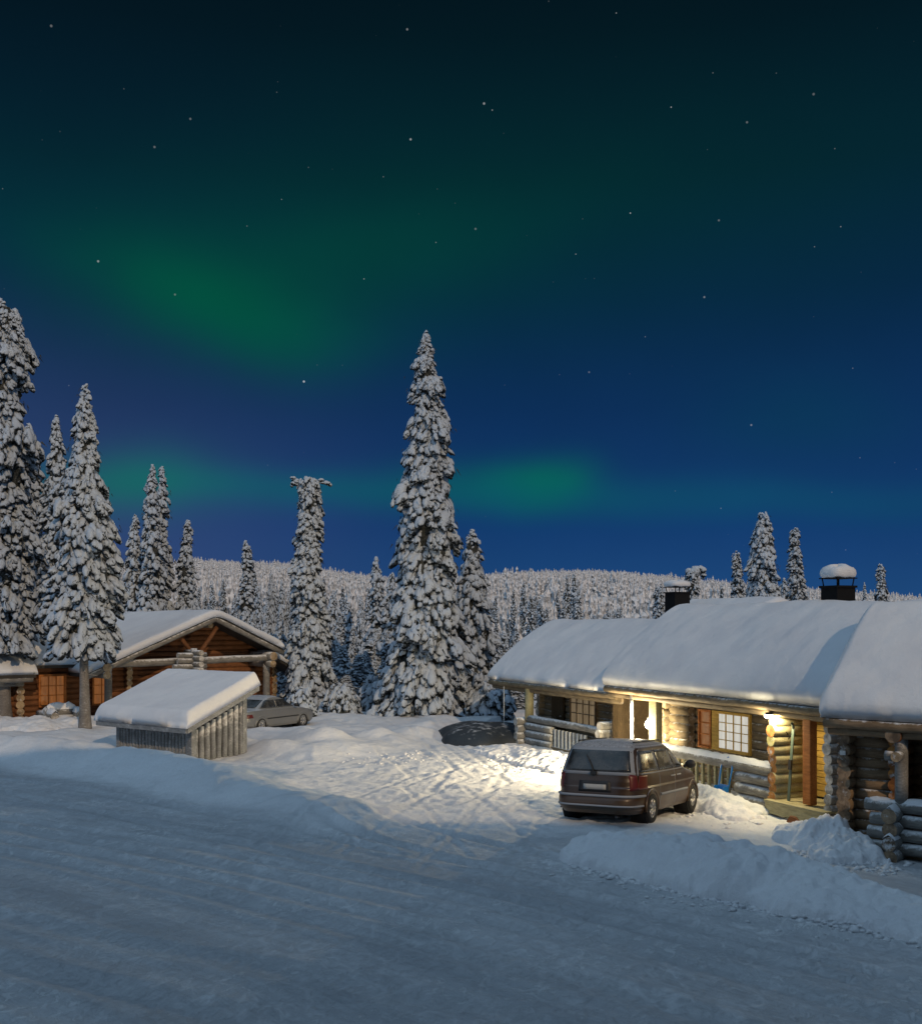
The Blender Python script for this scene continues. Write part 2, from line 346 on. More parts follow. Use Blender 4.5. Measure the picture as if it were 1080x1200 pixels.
class MB:
    """collects shapes, builds ONE mesh object"""
    def __init__(s): s.v = []; s.f = []; s.m = []; s.sm = []
    def raw(s, V, F, mi=0, sm=False):
        o = len(s.v); s.v += [tuple(p) for p in V]; s.f += [tuple(i+o for i in f) for f in F]; s.m += [mi]*len(F); s.sm += [sm]*len(F); return s
    def box(s, x0, x1, y0, y1, z0, z1, mi=0, M=None):
        V = [(x, y, z) for z in (z0, z1) for y in (y0, y1) for x in (x0, x1)]
        if M is not None: V = [M @ Vector(p) for p in V]
        return s.raw(V, [(0,2,3,1),(4,5,7,6),(0,1,5,4),(2,6,7,3),(0,4,6,2),(1,3,7,5)], mi)
    def tube(s, p0, p1, r0, r1=None, n=14, mi=0, capmi=None, seg=1, wob=0., seed=0):
        r1 = r0 if r1 is None else r1; p0, p1 = Vector(p0), Vector(p1); d = p1-p0; q = d.to_track_quat('Z', 'Y').to_matrix()
        rnd = random.Random(seed); V = []
        for i in range(seg+1):
            t = i/seg; c = p0+d*t+(q @ Vector((rnd.uniform(-wob, wob), rnd.uniform(-wob, wob), 0)) if 0 < i < seg else Vector())
            r = (r0+(r1-r0)*t)*(1+rnd.uniform(-1, 1)*wob*1.5)
            for k in range(n):
                a = 2*math.pi*k/n; V.append(c+q @ Vector((r*math.cos(a), r*math.sin(a), 0)))
        F = [(i*n+k, i*n+(k+1) % n, (i+1)*n+(k+1) % n, (i+1)*n+k) for i in range(seg) for k in range(n)]
        s.raw(V, F, mi, True)
        cap = mi if capmi is None else capmi
        o = len(s.v)-len(V)
        s.f += [tuple(o+k for k in reversed(range(n))), tuple(o+seg*n+k for k in range(n))]; s.m += [cap]*2; s.sm += [False]*2
        return s
    def log(s, p0, p1, r, mi=0, capmi=1, seed=0):
        L = (Vector(p1)-Vector(p0)).length
        return s.tube(p0, p1, r, r*.96, 14, mi, capmi, max(1, int(L/.5)), .012, seed)
    def path(s, pts, r, n=8, mi=0, closed=False):
        P = [Vector(p) for p in pts]; m = len(P); V = []
        for i, p in enumerate(P):
            a = P[(i-1) % m] if closed or i > 0 else p; b = P[(i+1) % m] if closed or i < m-1 else p
            q = (b-a).to_track_quat('Z', 'Y').to_matrix()
            for k in range(n): V.append(p+q @ Vector((r*math.cos(2*math.pi*k/n), r*math.sin(2*math.pi*k/n), 0)))
        F = [(i*n+k, i*n+(k+1) % n, ((i+1) % m)*n+(k+1) % n, ((i+1) % m)*n+k) for i in range(m if closed else m-1) for k in range(n)]
        return s.raw(V, F, mi, True)
    def ball(s, c, r, mi=0, nu=12, nv=8):
        rx, ry, rz = (r,)*3 if not hasattr(r, '__len__') else r; V = []
        for j in range(nv+1):
            th = math.pi*j/nv
            for i in range(nu): V.append((c[0]+rx*math.sin(th)*math.cos(2*math.pi*i/nu), c[1]+ry*math.sin(th)*math.sin(2*math.pi*i/nu), c[2]+rz*math.cos(th)))
        return s.raw(V, [(j*nu+i, (j+1)*nu+i, (j+1)*nu+(i+1) % nu, j*nu+(i+1) % nu) for j in range(nv) for i in range(nu)], mi, True)
    def prism(s, poly, y0, y1, mi=0):
        """poly in x,z extruded along y"""
        n = len(poly); V = [(x, y0, z) for x, z in poly]+[(x, y1, z) for x, z in poly]
        return s.raw(V, [tuple(range(n)), tuple(reversed(range(n, 2*n)))]+[(i, i+n, (i+1) % n+n, (i+1) % n) for i in range(n)], mi)
    def build(s, name, mats, parent=None, bevel=0):
        me = bpy.data.meshes.new(name); me.from_pydata([tuple(p) for p in s.v], [], s.f)
        for m in (mats if isinstance(mats, (list, tuple)) else [mats]): me.materials.append(m)
        me.polygons.foreach_set('material_index', s.m); me.polygons.foreach_set('use_smooth', s.sm); me.update()
        o = link(name, me, parent)
        if bevel:
            b = o.modifiers.new('bevel', 'BEVEL'); b.width = bevel; b.segments = 2; b.limit_method = 'ANGLE'; b.angle_limit = R(50)
        return o

# ---------------------------------------------------------------- ground: one sheet from behind the camera to beyond the hills
O1 = Vector((4.64, 35.9, 0)); UX, UY = .40, -.9165           # row of cabins: a runs towards the camera, b into the buildings
def rowab(x, y): dx, dy = x-O1.x, y-O1.y; return dx*UX+dy*UY, dx*(-UY)+dy*UX
RIDGE = [(-500, 56), (-60, 60), (0, 50), (60, 50), (150, 58), (240, 63), (330, 61), (400, 54), (450, 48), (530, 44), (600, 54), (690, 56), (780, 49), (870, 40), (950, 33), (1080, 23), (1300, 10), (2000, 0)]
BERM = [(-30, 43), (-16.3, 39.0), (-11.3, 36.0), (-8.1, 32.6), (-5.4, 28.6), (-3.4, 25.8)]
YARD_EDGE = [(-30, 37.5), (-11, 40.4), (-7.6, 37.6), (-4.8, 36.0), (-2.6, 38.2), (-.9, 40.6), (0.5, 46)]
def hill_z(x, y):
    px = 540+1300*x/np.maximum(y, 60)
    rp = np.interp(px, [r[0] for r in RIDGE], [r[1] for r in RIDGE])
    top = CAM_H + (rp-4.5)/1300*850
    t = ss(y, 70, 860); t2 = .25*ss(y, 70, 260)+.75*ss(y, 170, 900)
    z = -2.2*ss(y, 52, 80)*(1-ss(y, 110, 260)) + top*(.35*t+.65*t2)
    z = z - 60*ss(y, 900, 1500) + fbm(x/60, y/60, 3, 5)*6*ss(y, 100, 300)
    return z
def ground_h(x, y, fine=True):
    a, b = rowab(x, y)
    z = -.3*ss(a, 0, 6)*ss(b, -5, -1.5)-.2*ss(a, 9, 13)*ss(b, -6, -2)
    z = z*(y > -5)
    near = (1-ss(y, 70, 110))
    n = fbm(x*.5, y*.5, 4, 3)
    # berm left of the yard mouth
    d, p, s_ = pdist(x, y, BERM)
    hb = np.interp(p, [0, 14, 26, 32, 36], [.62, .6, .6, .5, .34]); wd = np.where(s_ > 0, 1.5, 1.15)
    z = z + hb*np.exp(-(d/wd)**2)*(1+.35*n) + .10*ss(s_, -.2, 2.5)*(x < 2)*(y < 60)*0
    # snow field behind the yard
    d2, p2, s2 = pdist(x, y, YARD_EDGE)
    inside = (s2 > 0) & (y > 30)
    bank = ss(np.where(inside, d2, 0), 0, 2.2)*.26*near
    hum = np.maximum(0, fbm(x*.42+3.3, y*.34, 3, 21)+.1)*1.2
    z = z + bank*(.75+hum*1.2)
    # hummocks along the far yard edge
    for hx, hy, hr, hh in [(-4.9, 40.6, .75, .42), (-3.3, 42.6, .7, .34), (-6.6, 38.9, .8, .3), (-1.7, 44.2, .9, .3), (-6.0, 41.9, .8, .25), (-8.4, 40.6, .8, .25)]:
        z = z + hh*np.exp(-(((x-hx)**2+(y-hy)**2)/hr**2)**1.2)
    z = z + .18*np.exp(-(((x+3.)/1.3)**2+((y-26.6)/1.2)**2))
    z = z + ss(y, 48, 75)*fbm(x*.2, y*.2, 3, 8)*1.2*near
    road = ss(24.9+1.2*vn(x*.3, y*.3, 4)+.0*x-y+np.where(x < -3.2, (-3.2-x)*.98, 0), 0, 1.4)
    yard = (1-ss(np.where(s2 > 0, d2, -d2), -.6, .6))*ss(y, 22, 25)*(d > 1.6)*(1-ss(y, 48, 60))
    if fine:
        z = z + n*.05*near*(1-.75*road) + fbm(x*2.3, y*2.3, 3, 11)*(.05*(1-road)*near+.012*near)
        # churned tyre ruts in the yard and along the road edge
        for k, (pts, wdt, dep) in enumerate(TRACKS):
            dd, pp, sd_ = pdist(x, y, pts)
            for off in (-.8, .8):
                q = np.abs(sd_-off+vn(pp*.5, pp*0+k, 31)*.12); on = (dd < 2.2)
                z = z - on*dep*np.exp(-(q/wdt)**2)*(.75+.25*np.sin(pp*22+np.sign(sd_)*1)) + on*dep*.55*np.exp(-((q-wdt*1.9)/(wdt*.6))**2)
        z = z + yard*fbm(x*3.1+y, y*3.4-x, 4, 17, .65)*.03
    return z, road, d, p
TRACKS = [
    ([(-1.2, 24), (-.2, 29), (.6, 35), (-.5, 42), (-3, 50)], .10, .024),
    ([(-2.5, 25), (.6, 27.5), (2.2, 32), (1.2, 38.5), (-.3, 46)], .09, .024),
    ([(.4, 22.5), (1.2, 26.5), (3.6, 31), (4.6, 34.4)], .09, .022), ([(-3.4, 27.2), (.2, 29.2), (3.4, 33.5), (3.2, 37)], .09, .022), ([(-1.8, 38), (-.6, 33), (-2.2, 28), (-3.0, 24.6)], .09, .024),
    ([(-4.2, 29.5), (-1.0, 30), (2.8, 29.6)], .09, .022), ([(-3.6, 33.2), (-.6, 32), (3.0, 33.5)], .09, .02), ([(-3.2, 26), (1.5, 26.4), (3, 24.6)], .09, .022), ([(.6, 24), (-.8, 31), (1.2, 36), (.2, 41)], .08, .02),
    ([(-22, 36), (-12, 30.8), (-6, 25.5), (-1.2, 21.2), (2, 18.6), (6, 14.6), (9, 10)], .16, .05),
    ([(-1.5, 24.4), (1.0, 21.6), (2.9, 18.9), (5.3, 16.1), (8, 12.2)], .15, .055),
    ([(-24, 29), (-12, 25.2), (-4, 19.6), (3, 14), (8, 8)], .2, .04), ([(-26, 22), (-10, 18), (0, 12.5), (6, 6)], .22, .03),
    ([(-30, 33), (-14, 27), (-6, 22.2), (0, 17.4), (4.4, 12.6), (8, 7)], .18, .04), ([(-20, 19), (-8, 15.5), (-1, 10.5), (3, 6)], .22, .03)]
rows = list(np.arange(-90, 4, 3.0)); yv = 4.
while yv < 1600: rows.append(yv); yv += (.075+.0016*yv if yv < 60 else .0016*yv+.075+(yv-60)*.02)
rows = np.array(rows); tt = np.linspace(-1, 1, 801); tt = .55*tt+.45*tt**3
Wd = np.where(rows < 10, 40., 12+.5*np.abs(rows)+18*np.exp(-np.abs(rows)/40)); Wd = np.maximum(Wd, 26)
Wd = np.where(rows > 60, 42+(rows-60)*.75, Wd)
gx = tt[None, :]*Wd[:, None]; gy = np.repeat(rows[:, None], len(tt), 1)
hz, road, bd, bp = ground_h(gx, gy)
gz = hz*(1-ss(gy, 60, 90))+0
gz = gz + np.where(gy > 52, hill_z(gx, gy), 0)
tm_ = np.zeros(gx.shape); ta_ = np.zeros(gx.shape); nearm = (gy > 4) & (gy < 52) & (np.abs(gx) < 32)
for k, (pts, wdt, dep) in enumerate(TRACKS):
    dd, pp, sd_ = pdist(gx[nearm], gy[nearm], pts)
    for off in (-.8, .8):
        q = np.abs(sd_-off+vn(pp*.5, pp*0+k, 31)*.12); mk = (1-ss(q, wdt*.8, wdt*1.25))*(dd < 2.2)*ss(fbm(pp*.35, pp*0+k*3, 2, 41), -.45, -.15)
        A0 = tm_[nearm]; B0 = ta_[nearm]; up = mk > A0; A0[up] = mk[up]; B0[up] = pp[up]; tm_[nearm] = A0; ta_[nearm] = B0
nr, nc = gx.shape; idx = np.arange(nr*nc).reshape(nr, nc)
F = np.stack([idx[:-1, :-1], idx[:-1, 1:], idx[1:, 1:], idx[1:, :-1]], -1).reshape(-1, 4)
me = npmesh('snow_ground', np.stack([gx, gy, gz], -1).reshape(-1, 3), F, GROUND)
at = me.attributes.new('road', 'FLOAT', 'POINT'); at.data.foreach_set('value', (road*(gy < 60)).astype(np.float32).ravel())
# along / across coordinates of the scraped road for its streaks
RC = [(-60, 48), (-30, 34.5), (-14, 27.5), (-6, 22.5), (0, 17), (5, 11), (10, 2), (14, -20)]
_, rp_, rs_ = pdist(gx, gy, RC)
at = me.attributes.new('trackc', 'FLOAT_VECTOR', 'POINT'); at.data.foreach_set('vector', np.stack([rp_, rs_, rs_*0], -1).astype(np.float32).ravel())
at = me.attributes.new('tread', 'FLOAT_VECTOR', 'POINT'); at.data.foreach_set('vector', np.stack([tm_, ta_, ta_*0], -1).astype(np.float32).ravel())
g = link('snow_ground', me); tag(g, 'packed snow road and yard rising to a snowy hill', kind='structure')
def gz_at(x, y):
    z, *_ = ground_h(np.array([float(x)]), np.array([float(y)]), False); z = z[0]*(1-ss(np.array(float(y)), 60, 90))
    return float(z + (hill_z(np.array([float(x)]), np.array([float(y)]))[0] if y > 52 else 0))

# ---------------------------------------------------------------- snow banks and piles (real heaps of snow)
def ridge_bank(name, pts, hs, wl, wr, label, seed, res=.05, lump=1., pad=.12, rough=1.):
    xs = [p[0] for p in pts]; ys = [p[1] for p in pts]; m = max(wl, wr)+.4
    x = np.arange(min(xs)-m, max(xs)+m, res); y = np.arange(min(ys)-m, max(ys)+m, res); gx, gy = np.meshgrid(x, y)
    wx = gx+fbm(gx*1.1, gy*1.1, 3, seed+5)*.5; wy = gy+fbm(gx*1.1, gy*1.1, 3, seed+7)*.5
    d, p, s_ = pdist(wx, wy, pts); tot = sum(math.dist(a, b) for a, b in zip(pts[:-1], pts[1:]))
    h = np.interp(p, np.linspace(0, tot, len(hs)), hs); wdt = np.where(s_ > 0, wl, wr)
    prof = np.sin(np.pi/2*np.clip(1-d/wdt, 0, 1))**.85
    n = fbm(gx*1.3, gy*1.3, 5, seed, .55); bil = np.abs(fbm(gx*2.6, gy*2.6, 4, seed+3, .55))
    z = h*prof*(1+.45*n*rough) + prof**.5*(bil*.26-.04)*lump*h**.5 + np.where(prof > 0, (fbm(gx*7, gy*7, 3, seed+9)*(.03+.09*(1-ss(prof, .1, .5)))+.10*np.abs(fbm(gx*4, gy*4, 3, seed+11))*(1-ss(prof, .15, .5)))*ss(prof, 0, .12), 0)
    gh, *_ = ground_h(gx, gy, False)
    V = np.stack([gx, gy, gh+np.where(prof > 0, z, 0)-.16*(1-ss(prof, 0, .10))+.0], -1)
    keep = prof > 0; k4 = keep[:-1, :-1] | keep[1:, :-1] | keep[:-1, 1:] | keep[1:, 1:]
    idx = np.arange(gx.size).reshape(gx.shape); F = np.stack([idx[:-1, :-1], idx[:-1, 1:], idx[1:, 1:], idx[1:, :-1]], -1)[k4]
    used = np.unique(F); rm = np.full(gx.size, -1); rm[used] = np.arange(len(used))
    me = npmesh(name, V.reshape(-1, 3)[used], rm[F].reshape(-1, 4), SNOWLUMP)
    o = link(name, me); tag(o, label, 'snow bank' if 'bank' in name else 'snow pile'); return o
ridge_bank('snow_bank', [(3.1, 21.9), (3.6, 21.3), (4.4, 20.3), (5.7, 18.9), (7.4, 17.3), (10.5, 15.), (15, 12.)], [.45, .72, .40, .24, .20, .24, .3], .9, 1.25,
           'long ploughed snow bank between the road and the right-hand cabins', 2, .035, .85, rough=.7)
ridge_bank('snow_pile', [(8.0, 25.4), (8.35, 24.8), (8.5, 24.2)], [.4, .8, .5], .75, .8, 'lumpy heap of shovelled snow at the corner of the nearest cabin', 12, .03, 1.6)
ridge_bank('snow_pile', [(5.9, 30.9), (6.6, 29.6), (7.3, 28.4)], [.35, .5, .3], .7, .9, 'snow heaped against the porch railing beside the parked van', 22, .035, .9)
ridge_bank('snow_pile', [(1.5, 39.6), (2.7, 37.0), (4.2, 33.8)], [.2, .3, .25], .7, 1.2, 'low bank of snow along the farthest porch of the row', 32, .04, .8)
ridge_bank('snow_pile', [(-19.3, 46.6), (-17.4, 46.2), (-16.0, 47.2)], [.35, .4, .3], 1.6, 1.6, 'snow drift in front of the lodge between the two near trunks', 42, .06, .6)
def crumbs(spec, label, seed):
    rg = np.random.default_rng(seed); V0 = np.array([(0,0,1), (0,0,-1)]+[(math.cos(a), math.sin(a), .3*(-1)**k) for k, a in enumerate(np.linspace(0, 2*np.pi, 7)[:-1])]); F0 = np.array([(0, 2+k, 2+(k+1) % 6) for k in range(6)]+[(1, 2+(k+1) % 6, 2+k) for k in range(6)])
    V = []; F = []; n = 0
    for pts, cnt, off, sprd, smax in spec:
        sg = np.r_[0, np.cumsum([math.dist(a, b) for a, b in zip(pts[:-1], pts[1:])])]; P = np.array(pts)
        for i in range(cnt):
            q = rg.uniform(0, sg[-1]); x, y = np.interp(q, sg, P[:, 0]), np.interp(q, sg, P[:, 1]); j = min(np.searchsorted(sg, q, 'right')-1, len(pts)-2); d_ = (P[j+1]-P[j])/max(sg[j+1]-sg[j], 1e-6)
            o_ = off+rg.normal()*sprd; x += -d_[1]*o_; y += d_[0]*o_; s_ = smax*rg.uniform(.12, 1)**2.2+.012
            z = float(ground_h(np.array([x]), np.array([y]))[0][0]); V.append(V0*s_*rg.uniform(.6, 1.3, (8, 3))*np.array([1.1, 1.1, .55])+np.array([x, y, z-s_*.02])); F.append(F0+n*8); n += 1
    o = link('snow_crumbs', npmesh('snow_crumbs', np.concatenate(V), np.concatenate(F), SNOW)); tag(o, label, 'snow crumbs', kind='stuff')
BANKL = [(3.1, 21.9), (3.6, 21.3), (4.4, 20.3), (5.7, 18.9), (7.4, 17.3), (10.5, 15.)]
crumbs([(BANKL, 900, -1.25, .16, .09), (BANKL, 300, -1.6, .35, .05), ([(2.2, 22.6), (3.4, 22.9)], 60, 0, .4, .07), ([(-3.6, 36), (-1, 39)], 160, 0, .6, .07), ([(7.6, 24.6), (8.2, 23.4), (9, 22.8)], 260, 0, .4, .10), ([(5.6, 30), (6.6, 28.2), (7.4, 27)], 120, -.6, .5, .08), ([(1.5, 38), (3.2, 34.5)], 120, -1.0, .5, .08)], 'loose crumbs of snow along the ploughed edges', 6)
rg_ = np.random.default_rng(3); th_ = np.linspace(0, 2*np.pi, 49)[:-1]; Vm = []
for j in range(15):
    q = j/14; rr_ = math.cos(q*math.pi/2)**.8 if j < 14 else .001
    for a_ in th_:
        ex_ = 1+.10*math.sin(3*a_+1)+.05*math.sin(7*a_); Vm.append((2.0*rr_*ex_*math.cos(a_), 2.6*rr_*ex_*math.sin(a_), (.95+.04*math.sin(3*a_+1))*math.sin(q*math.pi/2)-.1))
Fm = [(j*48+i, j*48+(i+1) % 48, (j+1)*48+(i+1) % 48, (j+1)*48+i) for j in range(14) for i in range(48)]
def dark_mound_f(t, p, out):
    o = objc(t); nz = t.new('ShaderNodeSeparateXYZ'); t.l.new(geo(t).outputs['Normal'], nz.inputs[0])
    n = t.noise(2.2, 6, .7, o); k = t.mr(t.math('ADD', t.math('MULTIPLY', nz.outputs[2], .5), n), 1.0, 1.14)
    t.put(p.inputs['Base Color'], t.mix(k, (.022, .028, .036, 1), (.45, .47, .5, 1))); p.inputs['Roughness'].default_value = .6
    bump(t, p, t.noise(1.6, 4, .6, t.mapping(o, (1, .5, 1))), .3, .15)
DARKMOUND = mat('dark_mound_surface', dark_mound_f)
tp = link('dark_mound', npmesh('dark_mound', np.array(Vm), np.array(Fm), DARKMOUND)); tp.location = (.9, 44.0, .0); tp.scale = (1, 1, .72)  # low dome in a dark base colour, paler patches on its upper faces
tag(tp, 'dark low mound at the yard edge, just beyond the far end of the row', 'covered heap')

# ---------------------------------------------------------------- roofs under snow
def roof_snow(mb_name, x0, x1, prof, thick, parent, seed=0, nx=110, ny=70, over=.07, mat_=SNOWROOF, edge=.42, xedge=None, wk=1.):
    """prof: list of (y, z) of the roof plane from the front eave over the ridge to the back eave"""
    P = np.array(prof); seg = np.r_[0, np.cumsum(np.hypot(*np.diff(P, axis=0).T))]; Ltot = seg[-1]
    def spaced(n, L):
        t = np.linspace(0, 1, n); return (t-.10*np.sin(2*np.pi*t))*L
    s_ = spaced(ny, Ltot); xs = x0+spaced(nx, x1-x0)
    Sg, Xg = np.meshgrid(s_, xs, indexing='ij'); Yr = np.interp(Sg, seg, P[:, 0]); Zr = np.interp(Sg, seg, P[:, 1])
    for _ in range(3):
        Zr[1:-1] = (Zr[:-2]+2*Zr[1:-1]+Zr[2:])/4; Yr[1:-1] = (Yr[:-2]+2*Yr[1:-1]+Yr[2:])/4
    dl = np.minimum(Sg, Ltot-Sg); dx = np.minimum(Xg-x0, x1-Xg)
    rnd_ = lambda d: np.sqrt(np.clip(1-(1-np.clip(d/edge, 0, 1))**2, 0, 1))
    xe = xedge or edge*.45; k = rnd_(dl)*np.sqrt(np.clip(1-(1-np.clip(dx/xe, 0, 1))**2, 0, 1)); wav = 1+.22*wk*fbm(Xg*.45+seed, Sg*.6, 3, seed)+.09*wk*fbm(Xg*1.7, Sg*1.9, 3, seed+1)
    H_ = thick*k*wav; top = Zr+H_+.012*fbm(Xg*6, Sg*6, 3, seed+4)*k
    # bulge over the edges
    bul = (over+.13*fbm(Xg*.9+seed, Xg*0+seed, 4, seed+2)*(over > .045))*np.sin(np.pi*np.clip(k, 0, 1)**.8)
    Yb = Yr+np.where(Sg < Ltot/2, -1, 1)*bul*(dl < edge); Xb = Xg+np.where(Xg < (x0+x1)/2, -1, 1)*bul*(dx < edge)
    top_ = np.stack([Xb, Yb, top], -1).reshape(-1, 3)
    jag = 0
    bot = np.stack([Xg, Yr, Zr+.006+jag], -1).reshape(-1, 3)
    n = ny*nx; idx = np.arange(n).reshape(ny, nx); q = np.stack([idx[:-1, :-1], idx[:-1, 1:], idx[1:, 1:], idx[1:, :-1]], -1).reshape(-1, 4)
    border = np.r_[idx[0, :], idx[1:, -1], idx[-1, -2::-1], idx[-2:0:-1, 0]]; b2 = np.roll(border, -1)
    F = np.concatenate([q, q[:, ::-1]+n, np.stack([b2, border, border+n, b2+n], -1)])
    return link('snow_cover', npmesh('snow_cover', np.concatenate([top_, bot]), F, mat_), parent)
def roof_slab(mb, x0, x1, prof, th, mi=0):
    n = len(prof); V = []
    for x in (x0, x1):
        V += [(x, y, z) for y, z in prof]+[(x, y, z-th) for y, z in prof]
    m = 2*n; F = []
    for i in range(n-1):
        F += [(i, i+1, m+i+1, m+i), (n+i+1, n+i, m+n+i, m+n+i+1), (i+1, i, n+i, n+i+1), (m+i, m+i+1, m+n+i+1, m+n+i)]
    F += [(0, m, m+n, n), (n-1, 2*n-1, m+2*n-1, m+n-1)]
    mb.raw(V, F, mi); return mb
def chimney(parent, x, y, z0, z1, w_, capz, snow=.3):
    m = MB(); m.box(x-w_/2, x+w_/2, y-w_/2, y+w_/2, z0, z1)
    m.box(x-w_/2-.04, x+w_/2+.04, y-w_/2-.04, y+w_/2+.04, z1-.05, z1+.01)
    for sx_ in (-1, 1):
        for sy_ in (-1, 1): m.tube((x+sx_*w_*.42, y+sy_*w_*.42, z1), (x+sx_*w_*.46, y+sy_*w_*.46, capz), .02, n=6)
    m.box(x-w_*.56, x+w_*.56, y-w_*.56, y+w_*.56, capz, capz+.03)
    c = m.build('chimney', BLACK, parent)
    u = np.linspace(0, 2*np.pi, 29)[:-1]; V = []; prof = [(0.0, 0), (.93, 0), (1.03, .12), (1.08, .35), (1.04, .62), (.9, .84), (.62, .96), (.3, 1), (0, 1)]
    for r, h in prof:
        for a in u:
            rr = w_*.60*r/max(abs(math.cos(a))**4+abs(math.sin(a))**4, .01)**.25
            V.append((x+rr*math.cos(a), y+rr*math.sin(a), capz+.032+snow*h*(1+.12*math.sin(3*a+1)*(r < .9))+.01*math.sin(7*a)))
    n = len(u); F = [(j*n+i, j*n+(i+1) % n, (j+1)*n+(i+1) % n, (j+1)*n+i) for j in range(len(prof)-1) for i in range(n)]
    link('snow_cap', npmesh('snow_cap', np.array(V), np.array(F), SNOWROOF), parent)
    return c
def logs_x(mb, x0, x1, y, z0, z1, r=.14, pitch=.245, mi=0, cap=1, seed=0, ext=0.):
    z = z0+r; k = 0
    while z < z1-.02:
        mb.log((x0-ext*((k+seed) % 2 == 0)*0-ext, y, z), (x1+ext, y, z), r, mi, cap, seed+k); z += pitch; k += 1
def logs_y(mb, x, y0, y1, z0, z1, r=.14, pitch=.245, mi=0, cap=1, seed=0):
    z = z0+r+pitch/2; k = 0; rr = random.Random(seed)
    while z < z1-.02:
        mb.log((x, y0-rr.uniform(0, .09), z), (x, y1, z), r*rr.uniform(.92, 1.1), mi, cap, seed+k); z += pitch; k += 1
def window(parent, x0, x1, z0, z1, y, pane, frame=ORANGE, nx=2, nz=3, th=.06, bar=.02, fw=.06):
    """frame in the plane y (facing -y), pane behind it"""
    f = MB()
    f.box(x0-fw, x0, y-th, y+.02, z0-fw, z1+fw); f.box(x1, x1+fw, y-th, y+.02, z0-fw, z1+fw)
    f.box(x0, x1, y-th, y+.02, z1, z1+fw); f.box(x0-.003, x1+.003, y-th-.03, y+.02, z0-fw, z0)
    for i in range(1, nx):
        x = x0+(x1-x0)*i/nx; f.box(x-bar/2, x+bar/2, y-th+.02, y, z0, z1)
    for i in range(1, nz):
        z = z0+(z1-z0)*i/nz; f.box(x0, x1, y-th+.023, y-.003, z-bar/2, z+bar/2)
    wo = MB().box(x0, x1, y+.002, y+.03, z0, z1).build('window', pane, parent)
    f.build('frame', frame, wo, bevel=.006); return wo

# --- row of three cabins
PROF_MID = [(0, 2.52), (.5, 3.0), (1.1, 3.52), (1.9, 4.1), (3.0, 4.68), (4.2, 4.1), (6.2, 2.6)]
rz1 = math.atan2(UY, UX)
def cabin_roof(parent, x0, x1, prof, thick, seed, dy=0, dz=0, logmat=LOG):
    pr = [(y+dy, z+dz) for y, z in prof]
    m = MB(); roof_slab(m, x0+.06, x1-.06, [(y+(.05 if i == 0 else 0), z) for i, (y, z) in enumerate(pr)], .12)
    ro = m.build('roof', SHINGLE, parent)
    y, z = pr[0]; f = MB(); f.log((x0+.08, y+.06, z-.12), (x1-.08, y+.06, z-.12), .11, 0, 1, seed)
    f.log((x0+.12, y+.24, z-.27), (x1-.12, y+.24, z-.27), .12, 0, 1, seed+1)
    f.build('eave_log', [logmat, ENDPALE], parent)
    roof_snow('s', x0, x1, pr, thick, ro, seed, over=.09); return ro
# farthest cabin of the row
c1 = empty('log_cabin', O1, (0, 0, rz1), 'farthest log cabin of the right-hand row, open porch with curtained window', 'cabin', 'log cabins in a row')
r1 = cabin_roof(c1, -9.8, 0.05, PROF_MID, .34, 3, .42, -.22)
m = MB(); logs_x(m, -8.4, -.6, 2.1, -.1, 2.6, seed=3); logs_x(m, -8.4, -.6, 5.4, -.1, 2.6, seed=9)
logs_y(m, -8.0, 1.8, 5.6, -.2, 2.6, seed=5); logs_y(m, -.75, 1.9, 5.6, -.2, 2.6, seed=6)
m.build('wall', [LOG, ENDSNOW], c1)
m = MB(); m.prism([(0.62, -.1), (2.7, -.1), (5.4, -.1), (5.4, 3.0), (3.3, 4.45), (.62, 2.55)], 0, .08)
M = Matrix.Rotation(R(90), 4, 'Z'); m.v = [tuple(Vector((-(p[1])-.46, p[0], p[2]))) for p in m.v]
m.build('side_panel', PANELWOOD, c1)
m = MB(); m.prism([(2.1, 2.5), (5.4, 2.5), (5.4, 3.0), (3.3, 4.45)], 0, .08); m.v = [(-p[1]-8.0, p[0], p[2]) for p in m.v]; m.build('gable', LOG, c1)
m = MB(); m.log((-6.55, .62, .9), (-6.55, .62, 2.25), .17, 0, 1, 4); m.build('porch_post', [LOGLIGHT, ENDPALE], c1)
m = MB(); m.log((-6.6, .6, .95), (-1.0, .6, .95), .13, 0, 1, 6); m.log((-6.9, .58, .66), (-4.6, .58, .66), .135, 0, 1, 7); m.log((-6.9, .58, .38), (-4.6, .58, .38), .135, 0, 1, 8); m.log((-6.9, .58, .10), (-4.6, .58, .10), .135, 0, 1, 8)
for i in range(4): m.log((-6.8, .2-.04*(i % 2), .0+.27*i), (-6.8, 1.9, .0+.27*i), .16, 0, 1, 20+i)
for i in range(5): m.log((-.95, .35-.05*(i % 2), .1+.26*i), (-.95, 1.9, .1+.26*i), .15, 0, 1, 30+i)
m.build('railing', [LOGGREY, ENDSNOW], c1)
for i in range(9):
    x = -4.4+i*.27; MB().box(x-.05, x+.05, .55, .63, .0, .72).build('baluster', WHITEPL, c1, bevel=.01)
m = MB(); m.box(-1.95, -1.1, .5, .66, .35, .62); m.build('bench', LOGLIGHT, c1, bevel=.01)
m = MB(); m.box(-7.9, -.7, .5, 2.0, -.12, .08); m.build('porch_floor', LOG, c1)
d = MB().box(-7.1, -6.15, 1.86, 1.94, .08, 1.95).build('door', PANELWOOD, c1, bevel=.01)
MB().tube((-6.3, 1.80, 1.0), (-6.3, 1.87, 1.0), .03, n=8).build('handle', CHROME, d)
window(c1, -5.55, -3.75, .85, 1.95, 1.88, WIN_WARM, LOGDARK, 4, 3, bar=.035)
m = MB()
for i in range(26):
    z = 2.1-i*.085
    m.ball((-8.5+.008*(i % 2), .5, z), (.026, .026, .05), nu=8, nv=5)
